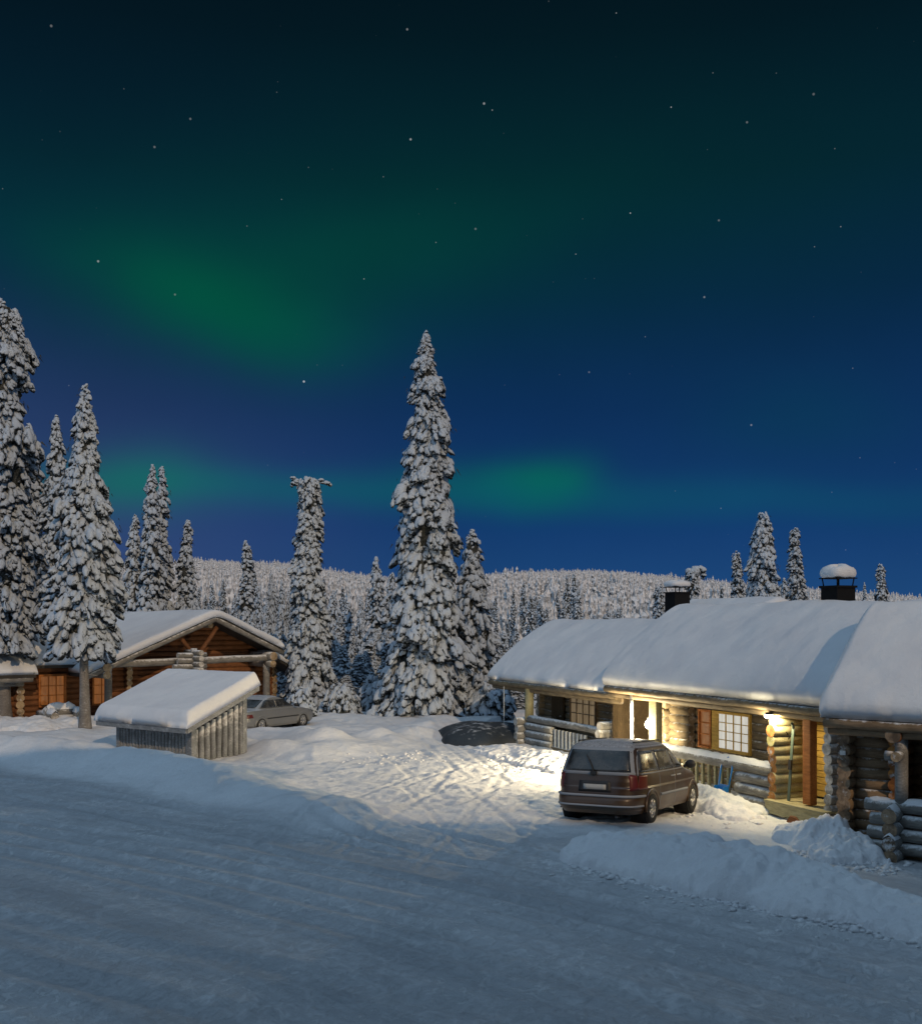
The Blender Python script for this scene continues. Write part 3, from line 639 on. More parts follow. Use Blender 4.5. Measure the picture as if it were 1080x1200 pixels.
m.tube((-8.5, .5, 2.45), (-8.5, .5, -.05), .018, n=6); m.ball((-8.5, .45, 0), (.28, .26, .2)); m.ball((-8.2, .3, -.02), (.22, .2, .17))
m.build('rain_chain', ICE, c1)

# middle cabin
c2 = empty('log_cabin', O1, (0, 0, rz1), 'middle log cabin of the row with the lit porch lamp and bright white window', 'cabin', 'log cabins in a row')
r2 = cabin_roof(c2, -.02, 10.9, PROF_MID, .54, 13, -.04, .06)
chimney(r2, 7.0, 3.3, 4.4, 5.62, .64, 5.82, .34)
m = MB(); logs_x(m, 1.9, 8.1, 1.45, -.45, 2.45, seed=43); logs_x(m, 0, 10.8, 5.6, -.4, 2.5, seed=49)
logs_x(m, 1.9, 3.1, 1.2, -.45, 2.4, seed=44); logs_y(m, 10.7, 1.2, 5.7, -.4, 2.6, seed=48)
m.build('wall', [LOG, ENDPALE], c2)
m = MB(); logs_y(m, 1.95, .95, 5.7, -.45, 2.4, seed=45); m.build('cross_wall', [LOG, ENDPALE], c2)
m = MB(); logs_y(m, 8.15, .12, 1.35, -.4, 2.3, r=.15, seed=46); o_ = m.build('porch_wall', [LOGLIGHT, ENDORANGE, ENDYELLOW], c2)
for pl in o_.data.polygons:
    if pl.material_index == 1 and pl.center.z > 1.4 and (pl.center.z < 1.7 or pl.center.z > 1.9): pl.material_index = 2
m = MB(); logs_y(m, 10.15, .15, 1.4, -.4, 2.3, r=.14, seed=47); m.build('porch_wall', [LOGGREY, ENDSNOW], c2)
m = MB()
for i in range(13): m.box(8.3, 10.0, 1.30, 1.36, .12+i*.17, .12+i*.17+.155)
m.build('plank_wall', YELLOW, c2, bevel=.008)
m = MB(); m.box(9.25, 9.53, .12, .34, .12, 2.36); m.build('porch_post', ORANGE, c2, bevel=.02)
m = MB(); m.box(2.40, 2.80, .12, .24, -.3, 2.32); m.box(2.45, 2.75, .24, .38, -.3, 2.32); m.build('porch_post', LOGLIGHT, c2, bevel=.015)
# lamp
lp = MB().box(2.22, 2.36, .18, .30, 1.62, 1.70).build('lamp_bracket', DARKPL, c2)
MB().ball((2.22, .22, 1.48), (.105, .105, .14), nu=16, nv=10).build('globe', BULB, lp)
def lamp_light(name, kind, watts, loc, aim=None, size=.1, col=(1, .84, .52)):
    L = bpy.data.lights.new(name, kind); L.energy = watts; L.color = col
    if kind == 'AREA': L.shape = 'DISK'; L.size = size
    else: L.shadow_soft_size = size
    Lo = bpy.data.objects.new(name, L); COL.objects.link(Lo); Lo.parent = c2; Lo.location = loc
    if aim: Lo.rotation_euler = Vector(aim).to_track_quat('-Z', 'Y').to_euler()
lamp_light('porch_lamp_glow', 'POINT', 430, (2.12, -.02, 1.42), size=.15)
lamp_light('porch_lamp_beam', 'AREA', 760, (2.20, -.12, 1.48), (-.45, -1, -.06), .2, (1, .80, .48))
lp2 = MB().tube((8.1, .02, 2.24), (8.1, .02, 2.30), .10, n=16).build('ceiling_lamp', DARKPL, c2)
MB().ball((8.1, .02, 2.21), (.12, .12, .07), nu=16, nv=8).build('globe', BULB, lp2)
lamp_light('ceiling_lamp_light', 'AREA', 60, (8.35, .0, 2.24), (0, .1, -1), .24, (1, .82, .46))
lamp_light('ceiling_lamp_glow', 'POINT', 40, (7.9, -.12, 2.1), size=.1)
m = MB(); m.tube((1.55, .05, 2.2), (1.55, .05, -.2), .055, .05, n=10, seg=12, wob=.01); m.path([(1.55, .05, 2.2), (1.5, .08, 2.3), (1.35, .14, 2.38)], .05)
m.build('downpipe', ICE, c2)
# porch rail
m = MB(); m.log((2.9, .2, .78), (8.1, .2, .78), .15, 0, 1, 60); m.log((6.6, .2, .47), (8.05, .2, .47), .14, 0, 1, 61); m.log((6.6, .2, .17), (8.05, .2, .17), .145, 0, 1, 62); m.log((6.6, .2, -.13), (8.05, .2, -.13), .145, 0, 1, 62)
m.build('railing', [LOGGREY, ENDSNOW], c2)
def snow_strip(name, p0, p1, r, parent, h=.07, seed=0):
    p0, p1 = Vector(p0), Vector(p1); L_ = (p1-p0).length; n = max(6, int(L_/.12)); d_ = (p1-p0)/n; q = (p1-p0).normalized(); s_ = q.cross(Vector((0, 0, 1))).normalized()
    V = []; rr = random.Random(seed)
    for i in range(n+1):
        e = min(1, min(i, n-i)/1.5); hh = h*(.35+.65*e)*rr.uniform(.75, 1.2)
        for k in range(7):
            a = math.pi*(k/6); V.append(p0+d_*i+s_*math.cos(a)*r*.92+Vector((0, 0, r*.35*(1-abs(math.cos(a)))*2.4*.6+math.sin(a)*hh)))
    F = [(i*7+k, i*7+k+1, (i+1)*7+k+1, (i+1)*7+k) for i in range(n) for k in range(6)]
    return link(name, npmesh(name, np.array(V), np.array(F), SNOW), parent)
rail = [o for o in c2.children if o.name.startswith('railing')][0]
snow_strip('snow_cover', (2.9, .2, .86), (8.05, .2, .86), .14, rail, .08, 3)
for i in range(11):
    x = 3.3+i*.29; MB().box(x-.045, x+.045, .16, .24, -.15, .68).build('baluster', LOGLIGHT, c2, bevel=.01)
window(c2, 4.35, 5.75, .95, 1.95, 1.26, WIN_WHITE, YELLOW, 4, 4, bar=.022, fw=.08)
window(c2, 3.45, 3.95, .95, 1.95, 1.263, WIN_AMBER, ORANGE, 1, 3, bar=.03, fw=.07)
m = MB(); m.box(3.98+.06, 4.27, 1.22, 1.30, .88, 2.03); m.build('shutter', YELLOW, c2, bevel=.01)
m = MB()
for i in range(7): m.box(8.1+.0, 10.3, -.15+i*.2, -.15+i*.2+.185, .03, .09)
m.box(8.12, 10.28, -.12, .0, -.25, .028); m.build('porch_floor', LOGLIGHT, c2, bevel=.006)
m = MB()
m.path([(8.38, .42, 1.62), (8.40, .43, 1.72), (8.42, .52, 1.80), (8.42, .60, 1.74)], .012, 6); m.path([(8.40, .43, 1.66), (8.44, .36, 1.74), (8.44, .30, 1.82)], .012, 6); m.path([(8.40, .5, 1.76), (8.42, .5, 1.6), (8.44, .44, 1.55)], .014, 6)
m.build('antler_hook', BLACK, c2)

# nearest cabin
O2 = Vector((8.07, 24.8, 0)); rz2 = math.atan2(-.65, .76)
c3 = empty('log_cabin', O2, (0, 0, rz2), 'nearest log cabin of the row, dark brown log wall and snowy crossed-log porch corner', 'cabin', 'log cabins in a row')
PROF3 = [(0, 2.50), (.5, 2.98), (1.1, 3.48), (1.9, 4.08), (3.0, 4.72), (4.2, 4.1), (6.2, 2.6)]
r3 = cabin_roof(c3, -.05, 8.0, PROF3, .46, 23, logmat=LOGDARK)
m = MB(); logs_x(m, -.05, 1.25, 1.15, -.6, 2.35, r=.135, pitch=.236, seed=70); logs_x(m, 1.25, 7.8, 2.0, -.6, 2.35, seed=75); logs_x(m, .2, 7.8, 5.7, -.6, 2.5, seed=78)
logs_y(m, 7.7, .8, 5.8, -.6, 2.4, seed=71); m.build('wall', [LOGDARK, ENDBROWN], c3)
m = MB(); logs_y(m, .22, .72, 5.8, -.55, 2.25, r=.155, pitch=.25, seed=72); m.build('cross_wall', [LOGDARK, ENDBROWN], c3)
m = MB(); m.prism([(1.15, 2.3), (5.7, 2.3), (5.7, 2.85), (3.0, 4.5)], 0, .08); m.v = [(-p[1]+.3, p[0], p[2]) for p in m.v]; m.build('gable', LOGDARK, c3)
m = MB(); logs_y(m, 1.25, 1.0, 2.1, -.5, 2.3, r=.14, seed=73); m.build('cross_wall', [LODGELOG, ENDORANGE], c3)
m = MB(); m.log((1.62, .35, .6), (1.62, .35, 2.3), .14, .0 and 1 or 0, 1, 74); m.build('porch_post', [LOGGREY, ENDPALE], c3)
m = MB(); m.log((1.55, .02, 2.2), (1.55, 1.1, 2.2), .17, 0, 1, 76); m.build('beam', [LODGELOG, ENDBROWN], c3)
m = MB(); m.log((1.30, .3, 1.72), (1.48, .3, 1.72), .11, 0, 1, 77); m.log((1.62, .0, 1.74), (1.62, .3, 1.74), .11, 0, 1, 77); m.build('bracket', [LOGGREY, ENDPALE], c3)
m = MB()
for i in range(4): m.log((1.53, -.12-.05*(i % 2), -.42+.30*i), (1.53, .95, -.42+.30*i), (.165 if i != 1 else .15), 0, 1, 80+i)
for i in range(4):
    z = -.27+.30*i; m.log((.86+.06*(i % 3), .33, z), (4.5, .33, z), .135, 0, 1, 85+i)
m.build('railing', [LOGGREY, ENDBROWN], c3)
rail = [o for o in c3.children if o.name.startswith('railing')][0]
snow_strip('snow_cover', (.95, .33, .70), (1.4, .33, .70), .12, rail, .06, 4); snow_strip('snow_cover', (1.65, .33, .70), (4.4, .33, .70), .12, rail, .07, 5)
snow_strip('snow_cover', (1.53, -.14, .58), (1.53, .9, .58), .13, rail, .08, 6); snow_strip('snow_cover', (1.53, -.2, -.02), (1.53, .2, -.02), .15, rail, .10, 7)
MB().box(.17, .30, .58, .61, 1.62, 1.72).build('number_plaque', WHITEPL, c3, bevel=.005)
MB().box(1.4, 5.0, .5, 1.9, -.5, -.1).build('porch_floor', LOGDARK, c3)

# cabin behind the row: only its roof and chimney show
cb = empty('log_cabin', O1 + Vector((UX, UY, 0))*1.2 + Vector((-UY, UX, 0))*7.2, (0, 0, rz1), 'cabin hidden behind the row, only its snowy roof and a dark chimney showing', 'cabin')
PB = [(0, 3.5), (1.4, 4.5), (3.2, 5.35), (5.0, 4.5), (6.6, 3.5)]
m = MB(); roof_slab(m, -10.9, -5.2, PB, .14); rb = m.build('roof', SHINGLE, cb); roof_snow('s', -11.0, -5.1, PB, .34, rb, 53)
m = MB(); logs_x(m, -10.6, -5.4, .9, 0, 3.6, seed=90); m.box(-10.5, -5.5, 1.0, 5.7, 0, 3.3); m.build('wall', [LOG, ENDPALE], cb)
chimney(rb, -9.3, 1.2, 3.2, 5.85, .74, 6.05, .26)

# ---------------------------------------------------------------- lodge on the left
AP = Vector((-11.72, 52.0, 0)); rzl = math.atan2(.62, .79)
lo = empty('log_lodge', AP, (0, 0, rzl), 'big log lodge on the left with an open timber gable and amber windows', 'lodge')
def xz_roof(m, poly, y0, y1, th, mi=0):
    for (xa, za), (xb, zb) in zip(poly[:-1], poly[1:]):
        m.raw([(xa, y0, za), (xb, y0, zb), (xb, y1, zb), (xa, y1, za), (xa, y0, za-th), (xb, y0, zb-th), (xb, y1, zb-th), (xa, y1, za-th)],
              [(0,1,2,3), (7,6,5,4), (0,4,5,1), (2,6,7,3), (1,5,6,2), (0,3,7,4)], mi)
gab = [(-6.1, 2.36), (0, 4.92), (3.5, 3.28)]
m = MB(); xz_roof(m, gab, -.6, 11, .16); rl = m.build('roof', SHINGLE, lo)
def swap_snow(o):   # roof_snow builds along x; turn it so that its ridge runs along y
    me = o.data
    for v in me.vertices: v.co = (v.co.y, v.co.x, v.co.z)
    me.flip_normals()
s_ = roof_snow('s', -.72, 11.1, [(x, z) for x, z in gab], .34, rl, 63, 80, 70, .05); swap_snow(s_)
m = MB(); xz_roof(m, [(3.3, 3.0), (4.9, 2.15)], .3, 8, .12); r_ = m.build('side_roof', SHINGLE, lo)
s_ = roof_snow('s', .25, 8.05, [(3.25, 3.04), (4.95, 2.14)], .26, r_, 64, 60, 24, .04, edge=.25); swap_snow(s_)
m = MB()   # barge logs
m.log((-6.15, -.52, 2.18), (.0, -.52, 4.74), .13, 0, 1, 3); m.log((.0, -.50, 4.74), (3.55, -.50, 3.10), .13, 0, 1, 4)
m.build('barge_log', [LOGGREY, ENDPALE], lo)
m = MB(); m.log((-5.6, -.25, 3.0-.28), (3.3, -.25, 2.88), .17, 0, 1, 5); m.log((-5.2, -.75, 2.62), (-5.2, 1.5, 2.62), .2, 0, 1, 6); m.log((2.9, -.75, 2.95), (2.9, 1.5, 2.95), .2, 0, 1, 6)
m.log((-5.2, -.7, 2.28), (-5.2, 1.5, 2.28), .17, 0, 1, 7); m.log((2.9, -.7, 2.58), (2.9, 1.5, 2.58), .17, 0, 1, 7)
m.log((-.1, -.2, 4.45), (-.1, 1.5, 4.45), .14, 0, 1, 7); m.build('tie_beam', [LOGGREY, ENDPALE], lo)
for x0, x1 in ((-1.9, -.9), (.1, -.8)):
    MB().log((x0+.1, -.24, 4.15 if x0 < -1 else 4.35), (x1, -.24, 3.0), .10, 0, 1, 8).build('brace', [LODGELOG, ENDPALE], lo)
for x in (-4.9, 2.9): MB().log((x, .0, 0), (x, .0, 2.6), .17, 0, 1, 9).build('porch_post', [LOGGREY, ENDPALE], lo)
m = MB(); m.log((-1.35, -1.1, 0), (-1.35, -1.1, 3.4), .15, 0, 1, 10)
for i in range(5):
    z = 2.05+i*.26
    m.log((-2.35+.2*(i > 2), -1.1, z), (-.75, -1.1, z), .12, 0, 1, 12+i); m.log((-1.35, -1.9, z+.12), (-1.35, -.2, z+.12), .12, 0, 1, 22+i)
m.build('crossed_log_pillar', [LOGGREY, ENDSNOW], lo)
m = MB(); logs_x(m, -8.6, 4.3, 1.7, -.1, 2.75, seed=100)
z = 2.75; k = 0
while z < 4.6:   # gable logs
    xl = -6.1+(z-2.36)/.42+.35; xr = 3.5-(z-3.28)/.47-.3 if z > 3.1 else 3.3
    m.log((xl, 1.7, z+.1), (xr, 1.7, z+.1), .14, 0, 1, 130+k); z += .245; k += 1
logs_y(m, 4.15, 1.5, 8, -.1, 2.9, seed=140); logs_y(m, -8.3, 1.2, 8, -.2, 2.4, r=.17, pitch=.3, seed=150); logs_y(m, -3.4, 1.35, 3, -.2, 2.9, seed=160)
m.build('wall', [LODGELOG, ENDPALE], lo)
window(lo, -7.35, -6.35, .95, 2.2, 1.47, WIN_AMBER, ORANGE, 3, 3, bar=.03, fw=.1)
window(lo, -5.0, -4.3, .9, 2.15, 1.47, WIN_AMBER, ORANGE, 2, 3, bar=.03, fw=.08)
window(lo, -2.2, -1.3, 1.2, 2.0, 1.47, WIN_AMBER, ORANGE, 2, 2, bar=.03, fw=.08)
window(lo, -3.3, -2.5, 3.15, 3.5, 1.5, WIN_AMBER, ORANGE, 2, 1, bar=.03, fw=.06)
d = MB().box(-.6, .45, 1.44, 1.52, .1, 2.1).build('door', ORANGE, lo, bevel=.01); MB().tube((.3, 1.38, 1.05), (.3, 1.45, 1.05), .03, n=8).build('handle', CHROME, d)
PW = [(.35, 2.36), (1.6, 3.05), (3.6, 4.15), (5.6, 3.05)]
m = MB(); roof_slab(m, -11.4, -7.9, PW, .14); rw = m.build('wing_roof', SHINGLE, lo); roof_snow('s', -11.5, -7.8, PW, .34, rw, 73)
PW2 = [(.9, 2.72), (3.6, 4.3), (5.6, 3.2)]
m = MB(); roof_slab(m, -7.75, -5.9, PW2, .14); rw2 = m.build('link_roof', SHINGLE, lo); roof_snow('s', -7.75, -5.8, PW2, .3, rw2, 74)
chimney(rw, -9.0, 4.2, 3.8, 5.0, .75, 5.35, .28)
m = MB(); m.log((-11.2, .5, 2.16), (-8.0, .5, 2.16), .14, 0, 1, 5); m.log((-11.0, .8, 1.95), (-8.3, .8, 1.95), .1, 0, 1, 5); m.build('eave_log', [LOGGREY, ENDPALE], lo)
m = MB()
for i in range(3): m.log((-7.7, -.3+.1*i, .2+.27*i), (-6.2-.1*i, -.3+.1*i, .2+.27*i), .15, 0, 1, 170+i)
for i in range(3): m.log((-7.5, -.9-.06*(i % 2), .06+.28*i), (-7.5, 1.2, .06+.28*i), .16, 0, 1, 175+i); m.log((-6.4, -.8-.06*(i % 2), .06+.28*i), (-6.4, .6, .06+.28*i), .15, 0, 1, 177+i)
rl_ = m.build('railing', [LOGGREY, ENDSNOW], lo)
snow_strip('snow_cover', (-7.6, -.1, .86), (-6.4, -.1, .86), .2, rl_, .2, 3); snow_strip('snow_cover', (-7.5, -.95, .72), (-7.5, .6, .72), .17, rl_, .14, 5); snow_strip('snow_cover', (-6.4, -.85, .72), (-6.4, .4, .72), .17, rl_, .14, 5)
m = MB()
for i in range(4): m.box(-5.6+.25*i, -2.2, -2.2+i*.3, -1.95+i*.3, .05+i*.13, .14+i*.13)
m.box(-5.8, 3.6, -1.0, 1.5, -.1, .12); m.build('porch_floor', LOGGREY, lo)
for i in range(2): snow_strip('snow_cover', (-5.5+.4*i, -2.0+i*.55, .14+i*.26), (-2.3, -2.0+i*.55, .14+i*.26), .12, lo, .06, 8+i)

# ---------------------------------------------------------------- wood shed
SHO = Vector((-8.86, 36.57, 0)); rs = math.atan2(-.6, .8)   # local x runs from the far-left end to the corner; y goes back
sh = empty('wood_shelter', SHO, (0, 0, rs), 'low shelter of upright grey poles under a thick slab of snow', 'shelter')
def zlo(y): return 1.30+y*.40
m = MB()
for i in range(22):
    x = -3.75+i*3.7/21; m.tube((x, .02, -.25), (x+.01, .02, 1.26), .085, .08, 8, seg=3, wob=.01, seed=i)
wf = m.build('front_wall', SHEDWOOD, sh)
m = MB()
for i in range(9):
    y = .12+i*2.0/8; m.tube((.0, y, -.25), (.0, y+.01, zlo(y)-.30), .105, .095, 8, seg=3, wob=.012, seed=40+i)
m.build('side_wall', SHEDWOOD, sh)
m = MB()
for i in range(8):
    y = 1.05+i*1.1/7; m.tube((.0, y, zlo(y)-.34), (.0, y, zlo(y)-.04), .035, .035, 6, seed=60+i)
m.build('vent_bars', SHEDWOOD, sh)
for bx in ((-.13, .13, -.13, .10, 1.28), (-.10, .12, 2.1, 2.3, zlo(2.2)-.04), (-3.95, -3.75, -.1, .1, 1.28), (-3.95, -3.75, 2.1, 2.3, zlo(2.2)-.04)):
    MB().box(bx[0], bx[1], bx[2], bx[3], -.3, bx[4]).build('corner_post', SHEDWOOD, sh, bevel=.02)
MB().box(-3.74, -.11, 2.15, 2.22, -.2, 2.0).build('back_wall', SHEDWOOD, sh); MB().box(-3.90, -3.84, .1, 2.1, -.2, 1.3).build('side_wall', SHEDWOOD, sh)
m = MB(); rp2 = [(-.55, 1.12), (2.55, 2.36)]
roof_slab(m, -4.4, .42, [(y, z+.06) for y, z in rp2], .07); m.raw([(.42, rp2[0][0], 1.18-.18), (.46, rp2[0][0], 1.18-.18), (.46, rp2[1][0], 2.42-.18), (.42, rp2[1][0], 2.42-.18), (.42, rp2[0][0], 1.18+.02), (.46, rp2[0][0], 1.2), (.46, rp2[1][0], 2.44), (.42, rp2[1][0], 2.44)], [(0,1,2,3), (7,6,5,4), (0,4,5,1), (1,5,6,2), (2,6,7,3), (3,7,4,0)])
m.box(-4.4, .42, -.6, -.55, 1.0, 1.17); rsh = m.build('roof', SHEDWOOD, sh)
roof_snow('s', -4.5, .5, [(-.62, 1.16), (2.6, 2.44)], .50, rsh, 83, 90, 60, .05, SNOWROOF, edge=.22, xedge=.22, wk=.35)

# ---------------------------------------------------------------- cars
def car(parent, spec, paint):
    zs, xr, xf, hw = [np.array(c, float) for c in zip(*spec['sections'])]
    ex = spec.get('exp', 7.)
    fx = lambda a: (lambda z: np.interp(z, zs, a)); XR, XF, HW = fx(xr), fx(xf), fx(hw)
    def rear(y, z, o=0.):
        c, L_ = (XR(z)+XF(z))/2, (XF(z)-XR(z))/2; return c-L_*np.clip(1-np.abs(y/HW(z))**ex, 0, 1)**(1/ex)-o
    def front(y, z, o=0.):
        c, L_ = (XR(z)+XF(z))/2, (XF(z)-XR(z))/2; return c+L_*np.clip(1-np.abs(y/HW(z))**ex, 0, 1)**(1/ex)+o
    def side(x, z, o=0.):
        c, L_ = (XR(z)+XF(z))/2, (XF(z)-XR(z))/2; return HW(z)*np.clip(1-np.abs((x-c)/L_)**ex, 0, 1)**(1/ex)+o
    # body rings
    zz = np.unique(np.r_[zs, np.arange(zs[0], zs[-1], .035)]); N = 120; th = np.linspace(0, 2*np.pi, N, endpoint=False)
    V = []
    for z in zz:
        c, L_, h = (XR(z)+XF(z))/2, (XF(z)-XR(z))/2, HW(z)
        ct, st_ = np.cos(th), np.sin(th); k = (np.abs(ct)**ex+np.abs(st_)**ex)**(-1/ex); V.append(np.stack([c+L_*ct*k, h*st_*k, np.full(N, z)], -1))
    # roof closes with shrinking rings
    for f_, dz in ((.93, .022), (.75, .04), (.45, .052), (.02, .056)):
        c, L_, h = (xr[-1]+xf[-1])/2, (xf[-1]-xr[-1])/2*f_, hw[-1]*f_
        ct, st_ = np.cos(th), np.sin(th); k = (np.abs(ct)**ex+np.abs(st_)**ex)**(-1/ex); V.append(np.stack([c+L_*ct*k, h*st_*k, np.full(N, zs[-1]+dz)], -1))
    V = np.array(V); m_ = len(V); idx = np.arange(m_*N).reshape(m_, N)
    F = np.stack([idx[:-1], np.roll(idx[:-1], -1, 1), np.roll(idx[1:], -1, 1), idx[1:]], -1).reshape(-1, 4)
    bot = np.array([[idx[0, i], idx[0, (i+1) % N], idx[0, 0], idx[0, 0]] for i in range(0)]).reshape(0, 4)
    link('body', npmesh('body', V.reshape(-1, 3), F, paint), parent)
    b = MB(); b.box(xr[0]+.25, xf[0]-.3, -hw[0]*.8, hw[0]*.8, zs[0]-.03, zs[0]+.12); b.build('underbody', DARKPL, parent)
    return XR, XF, HW, rear, front, side
def patch(name, fn, P, matl, parent, rim=None, th=.012):
    """P: grid (n,m,2) of parameters -> fn gives 3D; closed thin shell"""
    A_ = np.array([[fn(*q, .010) for q in r] for r in P]); B_ = np.array([[fn(*q, -.03) for q in r] for r in P]); n, m_ = A_.shape[:2]
    idx = np.arange(n*m_).reshape(n, m_); q = np.stack([idx[:-1, :-1], idx[:-1, 1:], idx[1:, 1:], idx[1:, :-1]], -1).reshape(-1, 4)
    border = np.r_[idx[0, :], idx[1:, -1], idx[-1, -2::-1], idx[-2:0:-1, 0]]; b2 = np.roll(border, -1)
    F = np.concatenate([q, np.stack([b2, border, border+n*m_, b2+n*m_], -1)])
    return link(name, npmesh(name, np.concatenate([A_.reshape(-1, 3), B_.reshape(-1, 3)]), F, matl), parent)
def quadgrid(c00, c10, c11, c01, n=10, m_=8):
    g_ = []
    for i in range(n+1):
        u_ = i/n; r = []
        for j in range(m_+1):
            v_ = j/m_; r.append(tuple((1-u_)*(1-v_)*a+u_*(1-v_)*b+u_*v_*c+(1-u_)*v_*d for a, b, c, d in zip(c00, c10, c11, c01)))
        g_.append(r)
    return g_
def wheel(parent, x, y, z, r, wd, sgn, spokes=7):
    w0 = MB(); n = 32; pr = [(r*.62, wd*.42), (r*.9, wd*.5), (r*.985, wd*.36), (r, 0), (r*.985, -wd*.36), (r*.9, -wd*.5), (r*.62, -wd*.42)]; V = []
    for rr, yy in pr:
        for k in range(n):
            a = 2*math.pi*k/n; r2 = rr*(1+(.012 if k % 2 and abs(yy) < wd*.45 else 0)); V.append((x+r2*math.cos(a), y+yy, z+r2*math.sin(a)))
    w0.raw(V, [(j*n+k, j*n+(k+1) % n, (j+1)*n+(k+1) % n, (j+1)*n+k) for j in range(len(pr)-1) for k in range(n)], 0, True)
    w0.tube((x, y-wd*.3, z), (x, y+wd*.3, z), r*.63, n=32)
    wo = w0.build('wheel', RUBBER, parent)
    h = MB(); yo = y+sgn*wd*.34
    h.path([(x+r*.60*math.cos(a), yo, z+r*.60*math.sin(a)) for a in np.linspace(0, 2*math.pi, 33)[:-1]], r*.055, 6, closed=True)
    for k in range(spokes):
        a = 2*math.pi*k/spokes; h.tube((x+.05*math.cos(a), yo, z+.05*math.sin(a)), (x+r*.6*math.cos(a), yo, z+r*.6*math.sin(a)), r*.12, r*.085, 6)
    h.tube((x, yo-.02, z), (x, yo+.02, z), r*.2, n=14); h.build('rim', CHROME, wo)
def arch(parent, x, y, z, r, sgn, matl):
    a = MB(); a.path([(x+r*math.cos(t), y, z+r*math.sin(t)) for t in np.linspace(-.15, math.pi+.15, 22)], .035, 6); a.build('wheel_arch', matl, parent)
    d_ = MB(); d_.tube((x, y-sgn*.02, z), (x, y-sgn*.36, z), r*.98, n=28); d_.build('wheel_well', BLACK, parent)

# van: rear towards the camera, nose dipping into the yard
HD = R(28); vdir = Vector((math.sin(HD), math.cos(HD))); vr = Vector((math.cos(HD), -math.sin(HD)))
vc = Vector((3.99, 25.3)) - vr*.975 + vdir*2.4
van = empty('minivan', (vc.x-.02, vc.y-.35, -.15), (R(-1), R(3.6), R(90)-HD), 'dark brown minivan parked in the yard with its frosted tailgate to the road', 'minivan')
VS = [(.24, -2.30, 2.26, .90), (.32, -2.38, 2.34, .95), (.44, -2.42, 2.38, .97), (.56, -2.41, 2.38, .975), (.62, -2.35, 2.36, .975), (.80, -2.34, 2.30, .975), (.92, -2.33, 2.12, .965), (1.00, -2.31, 1.75, .955),
      (1.06, -2.30, 1.35, .945), (1.12, -2.27, 1.22, .925), (1.35, -2.18, .86, .865), (1.55, -2.07, .50, .80), (1.64, -1.99, .30, .755), (1.69, -1.90, .16, .70), (1.715, -1.80, .05, .62)]
van.scale = (1.09, 1.09, 1.07)
XR, XF, HWf, rear, front, side = car(van, [('x')] and dict(sections=VS, exp=6.), VANPAINT)
FR = MATS.get('frost_seal') or mat('frosted_trim', seal_f)
rf = lambda y, z, o: (rear(y, z, o), y, z)
patch('tailgate_frame', lambda y, z, o: (rear(y, z, o-.004), y, z), quadgrid((-.86, 1.06), (.86, 1.06), (.74, 1.63), (-.74, 1.63), 24, 8), FR, van)
patch('rear_window', lambda y, z, o: (rear(y, z, o+.006), y, z), quadgrid((-.74, 1.13), (.74, 1.13), (.64, 1.57), (-.64, 1.57), 24, 8), CARGLASS, van)
m = MB(); m.path([(-2.31, .05, 1.12), (-2.28, .10, 1.25), (-2.20, .24, 1.47)], .013, 6); m.box(-2.36, -2.29, -.03, .10, 1.06, 1.13); m.build('wiper', DARKPL, van)
patch('rear_bumper', lambda y, z, o: (rear(y, z, o+.035), y, z), quadgrid((-.955, .36), (.955, .36), (.965, .62), (-.965, .62), 40, 8), VANPAINT, van)
m = MB(); m.path([(rear(y, .60, .05), y, .625) for y in np.linspace(-.94, .94, 30)], .03, 6); m.path([(rear(y, .45, .05), y, .42) for y in np.linspace(-.93, .93, 30)], .022, 6); m.build('bumper_frost', FR, van)
patch('plate_recess', lambda y, z, o: (rear(y, z, o), y, z), quadgrid((-.36, .70), (.36, .70), (.34, .93), (-.34, .93), 8, 4), DARKPL, van)
patch('number_plate', lambda y, z, o: (rear(y, z, o+.008), y, z), quadgrid((-.25, .75), (.25, .75), (.25, .86), (-.25, .86), 6, 2), PLATE, van)
